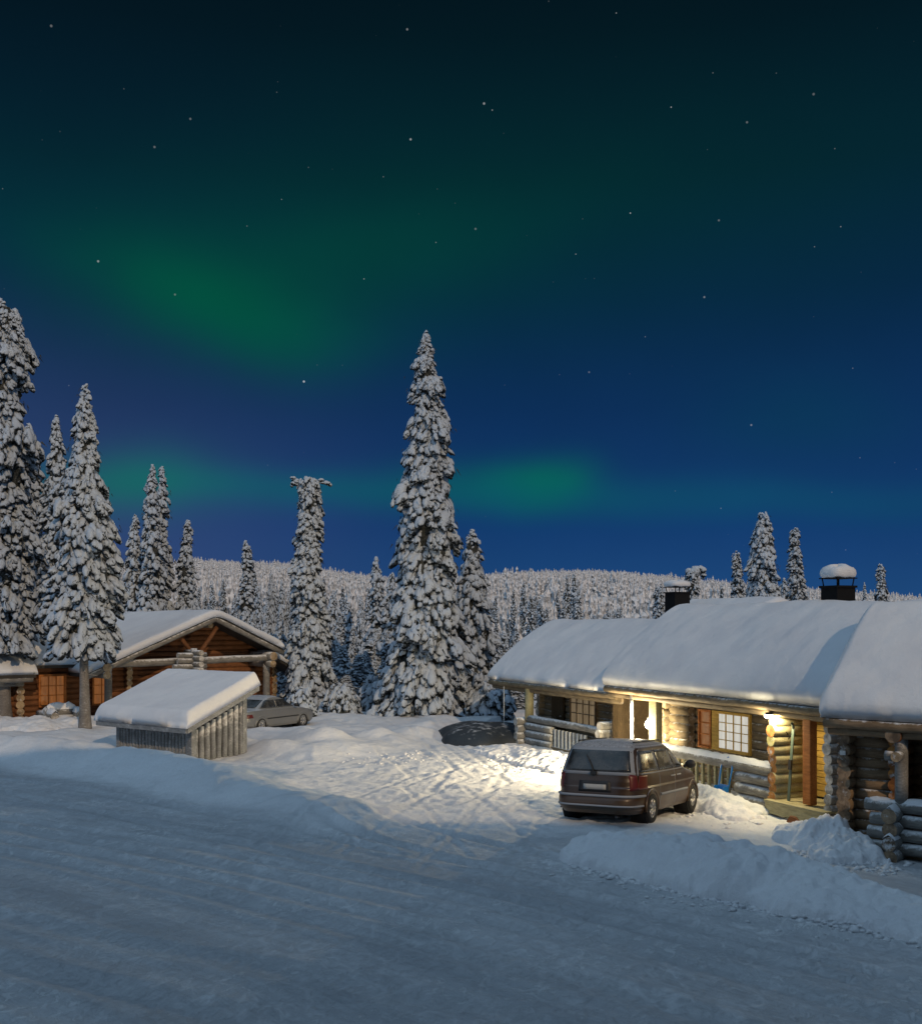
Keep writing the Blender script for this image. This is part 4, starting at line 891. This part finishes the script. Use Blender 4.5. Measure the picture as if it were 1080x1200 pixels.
for s in (-1, 1):
    patch('tail_light', lambda y, z, o: (rear(y, z, o+.010), y, z), quadgrid((s*.87, .76), (s*.95, .76), (s*.93, 1.06), (s*.87, 1.06), 8, 8), REDGL, van)
    patch('tail_light', lambda x, z, o: (x, s*side(x, z, o+.006), z), quadgrid((-2.26, .74), (-2.08, .78), (-2.12, 1.06), (-2.24, 1.09), 6, 6), REDGL, van)
    sf = lambda x, z, o: (x, s*side(x, z, o+.002), z)
    patch('side_window', sf, quadgrid((-2.0, 1.13), (-.98, 1.13), (-1.02, 1.56), (-1.86, 1.56), 10, 6), CARGLASS, van)
    patch('side_window', sf, quadgrid((-.92, 1.12), (.10, 1.12), (-.02, 1.56), (-.96, 1.56), 10, 6), CARGLASS, van)
    patch('side_window', sf, quadgrid((.16, 1.12), (.98, 1.12), (.46, 1.54), (.04, 1.56), 10, 6), CARGLASS, van)
    m = MB(); m.path([(x, s*side(x, 1.09, .012), 1.09) for x in np.linspace(-1.98, .95, 20)], .012, 6)
    m.path([(x, s*side(x, .62, .01), .60) for x in np.linspace(-.95, 1.0, 16)], .028, 6)
    for xx in (-.95, .13): m.path([(xx+.0*z, s*side(xx, z, .002), z) for z in np.linspace(.32, 1.6, 16)], .006, 4)
    m.build('side_trim', FR, van)
    for xx in (-.06, .36):
        m = MB(); m.path([(xx-.08, s*side(xx, .97, .005), .955), (xx-.05, s*side(xx, .97, .05), .965), (xx+.05, s*side(xx, .97, .05), .965), (xx+.08, s*side(xx, .97, .005), .955)], .018, 6); m.build('handle', CHROME, van)
    m = MB(); m.ball((1.02, s*1.06, 1.16), (.07, .13, .10)); m.tube((1.0, s*.90, 1.10), (1.02, s*1.0, 1.13), .035, n=8); m.build('mirror', DARKPL, van)
    for xx in (-1.45, 1.55):
        arch(van, xx, s*.955, .33, .40, s, VANPAINT); wheel(van, xx, s*.88, .33, .33, .21, s)
    m = MB(); m.path([(x, s*.62, 1.745) for x in np.linspace(-1.7, -.0, 8)], .018, 6); m.build('roof_rail', DARKPL, van)
patch('windscreen', lambda y, z, o: (front(y, z, o), y, z), quadgrid((-.80, 1.12), (.80, 1.12), (.66, 1.62), (-.66, 1.62), 16, 8), CARGLASS, van)
MB().tube((-2.3, -.5, .20), (-2.42, -.5, .20), .03, n=8).build('exhaust', DARKPL, van)

# grey saloon behind the shelter
HG = R(30); sal = empty('saloon_car', (-8.05, 46.0, .16), (0, 0, R(90)-HG), 'silver grey saloon car half hidden behind the pole shelter', 'car')
GS = [(.20, -2.12, 2.12, .80), (.30, -2.22, 2.24, .85), (.45, -2.26, 2.28, .87), (.60, -2.26, 2.25, .87), (.74, -2.22, 2.05, .86), (.84, -2.16, 1.55, .85), (.90, -2.05, 1.05, .83), (.94, -1.55, .92, .81), (1.10, -1.28, .62, .75),
      (1.26, -.98, .32, .69), (1.33, -.80, .12, .65), (1.37, -.62, -.04, .60)]
XR, XF, HWf, rear, front, side = car(sal, dict(sections=GS, exp=7.), GREYPAINT)
for s in (-1, 1):
    patch('tail_light', lambda y, z, o: (rear(y, z, o+.006), y, z), quadgrid((s*.55, .62), (s*.84, .62), (s*.82, .76), (s*.56, .76), 8, 4), REDGL, sal)
    patch('tail_light', lambda x, z, o: (x, s*side(x, z, o+.004), z), quadgrid((-2.18, .62), (-1.95, .64), (-1.98, .76), (-2.14, .76), 5, 4), REDGL, sal)
    sf = lambda x, z, o: (x, s*side(x, z, o+.002), z)
    patch('side_window', sf, quadgrid((-1.30, .98), (-.40, .96), (-.42, 1.27), (-.92, 1.28), 8, 5), CARGLASS, sal)
    patch('side_window', sf, quadgrid((-.34, .96), (.72, .96), (.20, 1.27), (-.36, 1.27), 8, 5), CARGLASS, sal)
    m = MB(); m.path([(x, s*side(x, .55, .012), .55) for x in np.linspace(-1.0, 1.0, 16)], .022, 6); m.build('side_trim', DARKPL, sal)
    m = MB(); m.ball((.72, s*.95, 1.0), (.06, .11, .07)); m.build('mirror', DARKPL, sal)
    for xx in (-1.33, 1.33): arch(sal, xx, s*.85, .30, .36, s, GREYPAINT); wheel(sal, xx, s*.78, .30, .30, .19, s)
patch('rear_window', lambda y, z, o: (rear(y, z, o+.003), y, z), quadgrid((-.62, .98), (.62, .98), (.56, 1.28), (-.56, 1.28), 12, 6), CARGLASS, sal)
patch('windscreen', lambda y, z, o: (front(y, z, o+.003), y, z), quadgrid((-.66, .98), (.66, .98), (.56, 1.28), (-.56, 1.28), 12, 6), CARGLASS, sal)
patch('number_plate', lambda y, z, o: (rear(y, z, o+.008), y, z), quadgrid((-.26, .55), (.26, .55), (.26, .66), (-.26, .66), 6, 2), PLATE, sal)

# ---------------------------------------------------------------- small things on the porch
def rowp(a, b, z=0): return Vector((O1.x+a*UX-b*UY, O1.y+a*UY+b*UX, z))
p = rowp(6.3, -.1, -.28); sp = empty('snow_scoop', p, (R(-8), 0, rz1), 'blue plastic snow scoop leaning against the log porch rail', 'snow scoop')
m = MB(); m.path([(-.22, 0, .45), (-.24, .03, .95), (-.18, .05, 1.16), (0, .06, 1.24), (.18, .05, 1.16), (.24, .03, .95), (.22, 0, .45)], .026, 8); m.build('handle', BLUEPL, sp)
m = MB(); m.box(-.22, .22, -.02, .02, .0, .5); m.box(-.22, -.19, -.16, -.02, .0, .45); m.box(.19, .22, -.16, -.02, .0, .45); m.build('blade', BLUEPL, sp, bevel=.01)
p = rowp(8.62, .22, .09); sk = empty('ski', p, (R(-3), R(2), rz1), 'grey green ski standing upright beside the orange log ends', 'ski')
m = MB(); m.box(-.045, .045, -.012, .012, 0, 1.85); m.path([(0, 0, 1.85), (0, -.02, 1.93), (0, -.06, 1.98)], .035, 8); m.build('ski_body', GREENMET, sk); MB().box(-.05, .05, -.05, -.012, .8, 1.05).build('binding', DARKPL, sk)
p = rowp(9.9, -.75, -.2); bl = empty('firewood_block', p, (0, R(24), rz1+.7), 'split orange firewood block lying on the step of the lit porch', 'firewood')
m = MB(); m.prism([(-.22, 0), (.22, .02), (.20, .22), (.02, .30), (-.2, .24)], -.14, .16); bl.scale = (.62,)*3; m.build('block', LODGELOG, bl, bevel=.02)

# ---------------------------------------------------------------- trees
def ico(sub):
    import bmesh
    b = bmesh.new(); bmesh.ops.create_icosphere(b, subdivisions=sub, radius=1); b.verts.ensure_lookup_table()
    V = np.array([v.co[:] for v in b.verts]); F = np.array([[v.index for v in f.verts] for f in b.faces]); b.free(); return V, F
ICO = {1: ico(1), 2: ico(2), 3: ico(3)}
def crown_mesh(name, H, z0, prof, seed, size=.30, sub=2, dens=1., lean=0., tw=TREESNOW, needles=3, droop=.9):
    """snow-laden spruce crown: drooping boughs, each a bunch of lumpy snow clods, round a dark core with hanging sprays. prof(t)->radius, t 0 bottom..1 top"""
    rg = np.random.default_rng(seed); V0, F0 = ICO[min(sub, 2)]; C = []; B = []
    kids = {1: 3, 2: 4, 3: 6}[sub]
    def axis(z): t = z/H; return np.array([lean*t*t*H+.05*math.sin(z*.8+seed), .05*math.cos(z*.7+seed*2), z])
    env = lambda z, a: 1+.26*math.sin(z*1.9+seed+2*a)*math.sin(a+z*.7+seed*2)+.16*math.sin(z*4.3+3*a+seed)
    z = z0
    while z < H-.12:
        t = (z-z0)/(H-z0); r = prof(t)*rg.uniform(.88, 1.12); s0 = size*(.62+.5*min(1, r/1.5))*(1 if t < .9 else .7)
        n = max(2, int(2*math.pi*max(r, .12)/(s0*1.3)*dens)); ph = rg.uniform(0, 7)
        for k in range(n):
            if rg.uniform() < .2: continue
            a = ph+2*math.pi*(k+rg.uniform(-.35, .35))/n; rr = max(.02, r*env(z, a)*rg.uniform(.74, 1.04)-.30*s0); B.append((z+rg.uniform(-.25, .25), a, rr, s0*rg.uniform(.65, 1.35)))
            if rr > .7 and rg.uniform() < .55: B.append((z+rg.uniform(-.1, .4), a+rg.uniform(-.3, .3), rr*rg.uniform(.55, .75), s0*rg.uniform(.7, 1.1)))
        z += s0*rg.uniform(.95, 1.4)
    cen = []; axs = []
    for z, a, rr, s in B:
        dr = np.array([math.cos(a), math.sin(a), 0]); tg = np.array([-math.sin(a), math.cos(a), 0]); al = rg.uniform(.75, 1.4)
        out = dr*math.cos(al)+np.array([0, 0, -math.sin(al)]); up = dr*math.sin(al)+np.array([0, 0, math.cos(al)]); c = axis(z)+dr*rr*.86
        for q in range(kids):
            o_ = rg.uniform(-1, 1.15); w_ = rg.uniform(-.75, .75)*(1.15-abs(o_)*.4); kk = s*rg.uniform(.36, .62)*(1.15 if q == 0 else 1)
            cen.append(c+out*o_*s*.95+tg*w_*s*.85+up*rg.uniform(-.1, .3)*s-np.array([0, 0, max(0, o_)**2*s*.35])); axs.append(np.stack([out*kk*rg.uniform(1.0, 1.9), tg*kk*rg.uniform(.6, 1.0), up*kk*rg.uniform(.6, .95)]))
        C.append((z, a, rr, s))
    for dz, q in ((-.25, .5), (-.08, .42), (.08, .30)):
        cen.append(axis(H+dz)); axs.append(np.eye(3)*size*q)
    cen = np.array(cen); axs = np.array(axs); m0 = len(cen); P = np.repeat(V0[None], m0, 0)
    ph = rg.uniform(0, 6.3, (m0, 4)); fr = rg.uniform(2.2, 5.0, (m0, 4)); dirs = rg.normal(size=(m0, 4, 3)); dirs /= np.linalg.norm(dirs, axis=2, keepdims=True)
    disp = np.zeros((m0, len(V0)))
    for j in range(4): disp += .11*np.sin(fr[:, j, None]*np.einsum('nvk,nk->nv', P, dirs[:, j])+ph[:, j, None])
    P = P*(1+disp+.05*rg.normal(size=disp.shape))[..., None]
    V = (np.einsum('nvk,nkj->nvj', P, axs)+cen[:, None]).reshape(-1, 3)
    n = len(C); F = (F0[None]+np.arange(m0)[:, None, None]*len(V0)).reshape(-1, 3); mi = np.zeros(len(F), int)
    # dark core
    nz = 40; na = 14; zz = np.linspace(z0+.1, H-.15, nz); core = []
    for j, z in enumerate(zz):
        for k in range(na):
            a = 2*math.pi*k/na; core.append(axis(z)+np.array([math.cos(a), math.sin(a), 0])*prof((z-z0)/(H-z0))*env(z, a)*.66*rg.uniform(.75, 1.15))
    base = len(V); ci = np.arange(nz*na).reshape(nz, na)+base; a_, b_, c_, d_ = ci[:-1], np.roll(ci[:-1], -1, 1), np.roll(ci[1:], -1, 1), ci[1:]
    FC = np.concatenate([np.stack([a_, b_, c_], -1).reshape(-1, 3), np.stack([a_, c_, d_], -1).reshape(-1, 3)])
    V = np.concatenate([V, np.array(core)]); F = np.concatenate([F, FC]); mi = np.r_[mi, np.ones(len(FC), int)]
    if needles:   # sprays: thin hanging triangles
        Cn = np.array([axis(c[0])+np.array([math.cos(c[1]), math.sin(c[1]), 0])*c[2]*.84 for c in C]); Ss = np.array([c[3] for c in C]); Aa = np.array([c[1] for c in C])
        idx = np.repeat(np.arange(n), needles*2); m_ = len(idx); s = Ss[idx]; p0 = Cn[idx]+rg.normal(size=(m_, 3))*s[:, None]*np.array([.6, .6, .35])
        a = Aa[idx]+rg.normal(size=m_)*.7; L_ = s*rg.uniform(.4, .85, m_); dn = np.stack([np.cos(a)*.6, np.sin(a)*.6, -rg.uniform(.5, 1.3, m_)], -1); dn /= np.linalg.norm(dn, axis=1, keepdims=True)
        sd_ = rg.normal(size=(m_, 3)); sd_ = np.cross(sd_, dn); sd_ /= np.linalg.norm(sd_, axis=1, keepdims=True)+1e-9
        wv = (s*rg.uniform(.05, .13, m_))[:, None]
        T = np.stack([p0-sd_*wv, p0+sd_*wv, p0+dn*L_[:, None]*1.4], 1).reshape(-1, 3); b0 = len(V)
        V = np.concatenate([V, T]); F = np.concatenate([F, np.arange(m_*3).reshape(-1, 3)+b0]); mi = np.r_[mi, np.full(m_, 1)]
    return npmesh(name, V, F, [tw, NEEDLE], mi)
def trunk_mesh(H, r, seed, lean=0.):
    m = MB(); n = 14; rr = random.Random(seed); V = []; seg = 12
    for i in range(seg+1):
        t = i/seg; z = -.6+(H*.97+.6)*t; q = max(z, 0)/H; rad = r*(1-.9*t)*(1+.5*math.exp(-max(z, 0)*3)*(z < 1.5))
        for k in range(n): a = 2*math.pi*k/n; V.append((lean*q*q*H+.05*math.sin(z*.8+seed)+rad*math.cos(a)*(1+.06*rr.uniform(-1, 1)), .05*math.cos(z*.7+seed*2)+rad*math.sin(a)*(1+.06*rr.uniform(-1, 1)), z))
    F = [(i*n+k, i*n+(k+1) % n, (i+1)*n+(k+1) % n, (i+1)*n+k) for i in range(seg) for k in range(n)]
    # broken-off dead twigs low on the trunk
    m.raw(V, F, 0, True)
    for i in range(7):
        z = rr.uniform(.25, .5)*H*.5; a = rr.uniform(0, 6.28); m.tube((0, 0, z), (math.cos(a)*rr.uniform(.3, .7), math.sin(a)*rr.uniform(.3, .7), z+rr.uniform(-.2, .1)), .02, .008, 5)
    me = bpy.data.meshes.new('trunk'); me.from_pydata([tuple(p) for p in m.v], [], m.f); me.materials.append(BARK); me.polygons.foreach_set('use_smooth', m.sm); me.update(); return me
def place_tree(x, y, tm, cm, label, group=None, s=1., sz=None, rot=0., name='spruce_tree', cat='spruce'):
    r_ = empty(name, (x, y, gz_at(x, y)), (0, 0, rot), label, cat, group); r_.scale = (s, s, s if sz is None else sz)
    link('trunk', tm, r_); link('crown', cm, r_); return r_
def at(px, Y_): return (px-540)/1300*Y_
def hgt(py, Y_): return CAM_H+(727-py)/1300*Y_
def unique(px, Y_, top, wpx, z0f, label, seed, pw=.75, size=.26, lean=0., prof=None, dens=1., group=None, sub=2, r=.2, needles=3, cat='spruce', tw=TREESNOW):
    x = at(px, Y_); g0 = gz_at(x, Y_); H_ = hgt(top, Y_)-g0; R0 = wpx/2/1300*Y_; z0 = z0f*H_
    pf = prof or (lambda t: R0*(1-t)**pw*(1+.14*math.sin(t*23+seed)+.08*math.sin(t*51+seed*3))+.10)
    if prof: pf = lambda t: R0*prof(t)
    return place_tree(x, Y_, trunk_mesh(H_, r, seed, lean), crown_mesh('crown', H_, z0, pf, seed, size, sub, dens, lean, tw, needles), label, group, cat=cat)
G1 = 'tall spruces at the left edge'
unique(4, 47.5, 357, 74, .19, 'tallest snow-laden spruce at the left edge of the photo, bare lower trunk', 1, .28, .27, group=G1, sub=3, r=.30)
unique(99, 45, 456, 84, .24, 'snow-laden spruce with bare trunk standing right in front of the lodge window', 2, .62, .27, group=G1, sub=3, r=.22,
       prof=lambda t: float(np.interp(t, [0, .1, .3, .45, .55, .62, .72, .80, .88, 1], [1.0, 1.0, .92, .76, .68, .60, .38, .27, .27, .06])))
unique(66, 60, 490, 58, .1, 'slim spruce behind and just left of the one before the lodge window', 3, .75, .32, group=G1)
unique(34, 61, 500, 56, .1, 'spruce just right of and behind the tallest left-edge spruce', 4, .6, .32, group=G1)
unique(-12, 58, 420, 70, .1, 'spruce cut by the left edge of the photo', 5, .6, .34, group=G1)
G2 = 'spruces behind the lodge'
unique(178, 74, 547, 40, .1, 'taller left one of the close pair of spruces behind the lodge', 6, .7, .34, group=G2)
unique(189, 76, 549, 34, .1, 'right one of the close pair of spruces behind the lodge', 7, .8, .34, group=G2)
unique(158, 75, 606, 30, .1, 'short spruce at the left foot of the close pair behind the lodge', 8, .6, .34, group=G2)
unique(219, 76, 612, 32, .1, 'lone pointed spruce above the lodge gable', 9, .65, .34, group=G2)
unique(129, 70, 640, 40, .1, 'dark spruce half hidden behind the one before the lodge window', 44, .65, .34, group=G2)
G3 = 'spruces beyond the yard'
unique(500, 51.5, 391, 108, .015, 'very tall broad spruce alone in the middle of the photo', 10, .75, .29, sub=3, r=.32, dens=1.1, needles=4,
       prof=lambda t: float(np.interp(t, [0, .08, .22, .34, .43, .53, .6, .73, .80, .86, .94, 1], [.88, .95, .82, .68, .64, .58, .53, .47, .27, .35, .17, .05])))
unique(554, 57, 624, 58, .0, 'pointed spruce tucked against the right side of the very tall one', 11, .62, .33, group=G3)
unique(289, 78, 636, 22, .05, 'thin pointed spruce right of the lodge roof peak', 13, .45, .30, group=G3)
unique(441, 72, 658, 30, .0, 'pointed spruce left of the very tall one, clear of the hill crest', 14, .6, .32, group=G3)
unique(458, 66, 676, 34, .0, 'spruce close against the left side of the very tall one', 15, .6, .32, group=G3)
# the one with the broken flat top
o = unique(361, 55, 566, 60, .0, 'snow-laden spruce with a broken top bent flat to both sides', 12, group=G3, sub=3, dens=1.1, size=.27,
           prof=lambda t: float(np.interp(t, [0, .25, .45, .6, .9, 1], [.9, .82, .66, .55, .48, .36])))
def bent_top(o, arms, size=.16):
    """bent leader: arms are curves (x, z), thick with small snow clods that hang below the bough"""
    V0, F0 = ICO[2]; V = []; F = []; rg = np.random.default_rng(4); n = 0; tb = MB()
    for arm in arms:
        P_ = np.array(arm); sg = np.r_[0, np.cumsum(np.hypot(*np.diff(P_, axis=0).T))]; m_ = int(sg[-1]/.055)
        tb.path([(x, 0, z-.05) for x, z in arm], .03, 6)
        for i in range(m_):
            q = sg[-1]*(i+rg.uniform())/m_; t = q/sg[-1]; x, z = np.interp(q, sg, P_[:, 0]), np.interp(q, sg, P_[:, 1]); r_ = size*(1.15-.55*t)*rg.uniform(.55, 1.1)
            V.append(V0*np.array([r_*rg.uniform(.8, 1.4), r_, r_*rg.uniform(.6, 1.1)])*(1+.10*rg.normal(size=(len(V0), 1)))+np.array([x, rg.uniform(-.14, .14), z+rg.uniform(-.16, .05)*(1-.5*t)])); F.append(F0+n*len(V0)); n += 1
    b = link('bent_top', npmesh('bent_top', np.concatenate(V), np.concatenate(F), TREESNOW), o); tb.build('bough', NEEDLE, b); return b
Ht = hgt(566, 55)-gz_at(at(361, 55), 55)
bent_top(o, [[(0, Ht-.25), (-.25, Ht-.02), (-.5, Ht+.10), (-.72, Ht+.22), (-.82, Ht+.30)], [(-.45, Ht+.06), (-.72, Ht-.02), (-.86, Ht-.14)], [(0, Ht-.2), (.3, Ht+.10), (.65, Ht+.12), (.95, Ht+.02), (1.12, Ht-.14)], [(-.2, Ht-.3), (0, Ht), (.15, Ht+.02)]])
mid = [(390, 84, 694, 30), (408, 78, 708, 34), (424, 88, 700, 24), (376, 70, 724, 36), (345, 66, 700, 34), (330, 74, 682, 24), (318, 80, 672, 20), (304, 88, 690, 22), (300, 70, 735, 34),
       (432, 66, 752, 44), (415, 60, 768, 50), (398, 64, 758, 44), (470, 60, 742, 44), (383, 62, 770, 46), (576, 64, 748, 34), (590, 72, 742, 26), (575, 55, 786, 44), (604, 60, 790, 34), (448, 74, 718, 30), (536, 62, 702, 34),
       (340, 60, 752, 40), (322, 64, 745, 34), (618, 80, 765, 26), (352, 58, 775, 44), (462, 56, 790, 46), (368, 68, 716, 30), (382, 74, 702, 26), (397, 70, 724, 28), (412, 68, 734, 28), (428, 62, 764, 34), (440, 66, 738, 28), (452, 62, 742, 30), (466, 66, 716, 26), (405, 56, 792, 34), (420, 57, 800, 30), (436, 58, 788, 34), (388, 57, 790, 34), (475, 70, 706, 24), (312, 70, 706, 24), (296, 74, 720, 26), (326, 68, 716, 28), (338, 74, 694, 22), (282, 78, 712, 22)]
LB = {0: 'pale frosted spruce rising in the clump between the lodge and the very tall spruce', 14: 'small frosted spruce in the gap left of the farthest cabin of the row'}
variants = []
for i in range(6):
    pw = (.5, .6, .7, .55, .8, .65)[i]; Rv = (1.0, .85, .95, 1.1, .8, .9)[i]
    variants.append((trunk_mesh(9, .14, 50+i, (0, .02, -.03, 0, .03, 0)[i]), crown_mesh('crown', 9., .15, (lambda pw, Rv, i: lambda t: Rv*(1-t)**pw*(1+.14*math.sin(t*25+i)+.1*math.sin(t*49+i*2))+.08)(pw, Rv, i), 60+i, .30, 2, 1.05, (0, .02, -.03, 0, .03, 0)[i], TREESNOW, 2)))
rnd = random.Random(5)
for i, (px, Y_, top, wpx) in enumerate(mid):
    x = at(px, Y_); H_ = hgt(top, Y_)-gz_at(x, Y_); tm, cm = variants[i % 6]; Rw = wpx*.82/2/1300*Y_
    right = px > 565
    lab = 'frosted spruce in the small gap between the very tall spruce and the farthest cabin' if right else 'frosted spruce in the thick clump between the lodge and the very tall spruce'
    place_tree(x, Y_, tm, cm, lab, 'frosted spruces right of the very tall one' if right else 'frosted spruces in the clump beyond the yard', Rw/.95, H_/9, rnd.uniform(0, 6.3))
# snow bowed bushes at the edge of the yard
for k, (px, Y_, r_, h_, lab) in enumerate([(402, 53, 1.0, 1.2, 'round bush bowed down with snow below the frosted clump'), (352, 50, .8, 1.3, 'snow-covered bush behind the grey car bonnet'), (440, 56, 1.1, 1.6, 'wide snowy bush left of the foot of the very tall spruce'),
                                         (571, 52, 1.2, 1.5, 'snowy bush at the right foot of the very tall spruce')]):
    x = at(px, Y_); me = crown_mesh('crown', h_, .0, lambda t: r_*math.sqrt(max(0, 1-t*t)), 80+k, .26, 2, 1.2, 0, TREESNOW, 4)
    b_ = empty('snowy_bush', (x, Y_, gz_at(x, Y_)), (0, 0, 0), lab, 'bush', 'snowy bushes at the yard edge'); link('foliage', me, b_)
    MB().tube((0, 0, -.2), (0, 0, h_*.7), .04, .02, 6).build('stem', BARK, b_)
# behind the cabin row
G4 = 'spruces above the cabin roofs'
unique(893, 62, 604, 42, .1, 'broad dense spruce rising above the middle cabin roof', 20, .38, .28, group=G4, sub=3)
unique(863, 66, 648, 16, .1, 'small thin spruce left of the broad dense one above the roofs', 21, .4, .2, group=G4, tw=TREESNOW2)
unique(934, 66, 621, 20, .1, 'thin crooked spruce between the broad one and the right chimney', 22, .35, .2, group=G4, tw=TREESNOW2, lean=-.01)
unique(1033, 60, 664, 14, .1, 'thin spruce right of the right chimney', 23, .4, .2, group=G4, tw=TREESNOW2)
o = unique(812, 60, 668, 18, .1, 'stubby tree with a bent round top beside the left chimney', 24, .25, .2, group=G4, tw=TREESNOW2)
Ht = hgt(668, 60)-gz_at(at(812, 60), 60); bent_top(o, [[(0, Ht-.3), (.05, Ht), (.28, Ht+.16), (.5, Ht+.0), (.55, Ht-.4)], [(0, Ht-.2), (-.25, Ht-.1), (-.3, Ht-.35)]], .24)
unique(774, 70, 686, 11, .1, 'tiny thin spruce just left of the left chimney', 25, .4, .2, group=G4, tw=TREESNOW2)
unique(880, 72, 672, 16, .1, 'low spruce at the left foot of the broad dense one above the roofs', 26, .5, .28, group=G4)
unique(918, 70, 680, 18, .1, 'low spruce at the right foot of the broad dense one above the roofs', 27, .5, .28, group=G4)

# trees at the foot of the hill: single trees, then the wood as one mass
def far_variant(seed, tiers):
    rg = np.random.default_rng(seed); V = []; F = []; n = 7; R0 = rg.uniform(.13, .2)
    for j in range(tiers+1):
        t = j/tiers; r = R0*(1-t)**.7*(1.15 if j % 2 else .72)+.008
        for k in range(n): a = 2*math.pi*(k+.5*(j % 2))/n; V.append((r*math.cos(a)*rg.uniform(.65, 1.35), r*math.sin(a)*rg.uniform(.65, 1.35), t+rg.uniform(-.03, .03)))
    for j in range(tiers):
        for k in range(n): F += [(j*n+k, j*n+(k+1) % n, (j+1)*n+k), (j*n+(k+1) % n, (j+1)*n+(k+1) % n, (j+1)*n+k)]
    return np.array(V), np.array(F)
FV = [far_variant(s, t) for s, t in ((1, 7), (2, 8), (3, 9), (4, 6), (5, 8), (6, 7))]
rg = np.random.default_rng(9); Vs = []; Fs = []; off = 0; cnt = 0
N_ = 70000
yy = 150+(960-150)*rg.uniform(0, 1, N_)**.75; xx = rg.uniform(-.50, .50, N_)*(yy+30)
hz_ = hill_z(xx, yy)*1.0; hh = rg.uniform(2.5, 5.2, N_)*(1-.45*ss(yy, 250, 900))*rg.choice([.5, .8, 1, 1, 1.3], N_); vi = rg.integers(0, 6, N_); rt = rg.uniform(0, 6.28, N_); wd = rg.uniform(.65, 1.1, N_)
cl = fbm(xx/35, yy/35, 3, 77); keep = (cl > -.28) | (rg.uniform(0, 1, N_) < .35)
for v in range(6):
    s_ = np.where((vi == v) & keep)[0]; V0, F0 = FV[v]; c, sn = np.cos(rt[s_])[:, None], np.sin(rt[s_])[:, None]; h = hh[s_][:, None]; w_ = (wd[s_][:, None])*np.minimum(h, 8)
    X_ = (V0[None, :, 0]*c-V0[None, :, 1]*sn)*w_+xx[s_][:, None]; Y_ = (V0[None, :, 0]*sn+V0[None, :, 1]*c)*w_+yy[s_][:, None]; Z_ = V0[None, :, 2]*h+hz_[s_][:, None]-.3
    Vs.append(np.stack([X_, Y_, Z_], -1).reshape(-1, 3)); Fs.append((F0[None]+(np.arange(len(s_))*len(V0))[:, None, None]).reshape(-1, 3)+off); off += len(s_)*len(V0)
fw = link('forest', npmesh('forest', np.concatenate(Vs), np.concatenate(Fs), FARWOOD, smooth=False)); tag(fw, 'dense frosted wood covering the far hillside', 'forest', kind='stuff')
lowv = [(trunk_mesh(8, .12, 90+i), crown_mesh('crown', 8., .2, (lambda i: lambda t: (.75, .9, .65, .8)[i]*(1-t)**.62*(1+.16*math.sin(t*21+i))+.07)(i), 95+i, .34, 1, .95, 0, TREESNOW2, 1)) for i in range(4)]
rnd = random.Random(11); k = 0
while k < 130:
    Y_ = rnd.uniform(90, 190); px = rnd.choice([rnd.uniform(225, 480), rnd.uniform(555, 720), rnd.uniform(225, 480), rnd.uniform(560, 1090)]); x = at(px, Y_)
    s_ = rnd.uniform(.5, .9)*(1.1 if Y_ > 130 else .8); tm, cm = lowv[k % 4]
    place_tree(x, Y_, tm, cm, 'small frosted spruce among the many at the foot of the far hill', 'frosted spruces at the foot of the hill', s_, s_*rnd.uniform(.9, 1.25), rnd.uniform(0, 6.3)); k += 1

# ---------------------------------------------------------------- unseen lodge added behind the camera, its heights shaped to shade the road
bl_ = empty('unseen_shade_lodge', (0, -9, 0), (0, 0, 0), 'unseen two-part lodge added behind the camera to shade the road', 'lodge')
m = MB(); m.box(10, 34, -5, 5, -.2, 15.4); m.box(-20, 9.9, -5, 5, -.2, 20.4); m.build('wall', LOGDARK, bl_)
m = MB()
for x0, x1, h, e in ((9.0, 36, 20.6, 15), (-24, 9.5, 27.6, 22)):
    m.raw([(x0, -6.5, e), (x1, -6.5, e), (x1, 6.5, e), (x0, 6.5, e), (x0+.1, 0, h), (x1-2.5, 0, h)], [(0, 1, 5, 4), (2, 3, 4, 5), (3, 0, 4), (1, 2, 5), (0, 3, 2, 1)])
m.build('roof', SNOWROOF, bl_)
print('verts', sum(len(o.data.vertices) for o in bpy.data.objects if o.type == 'MESH'))
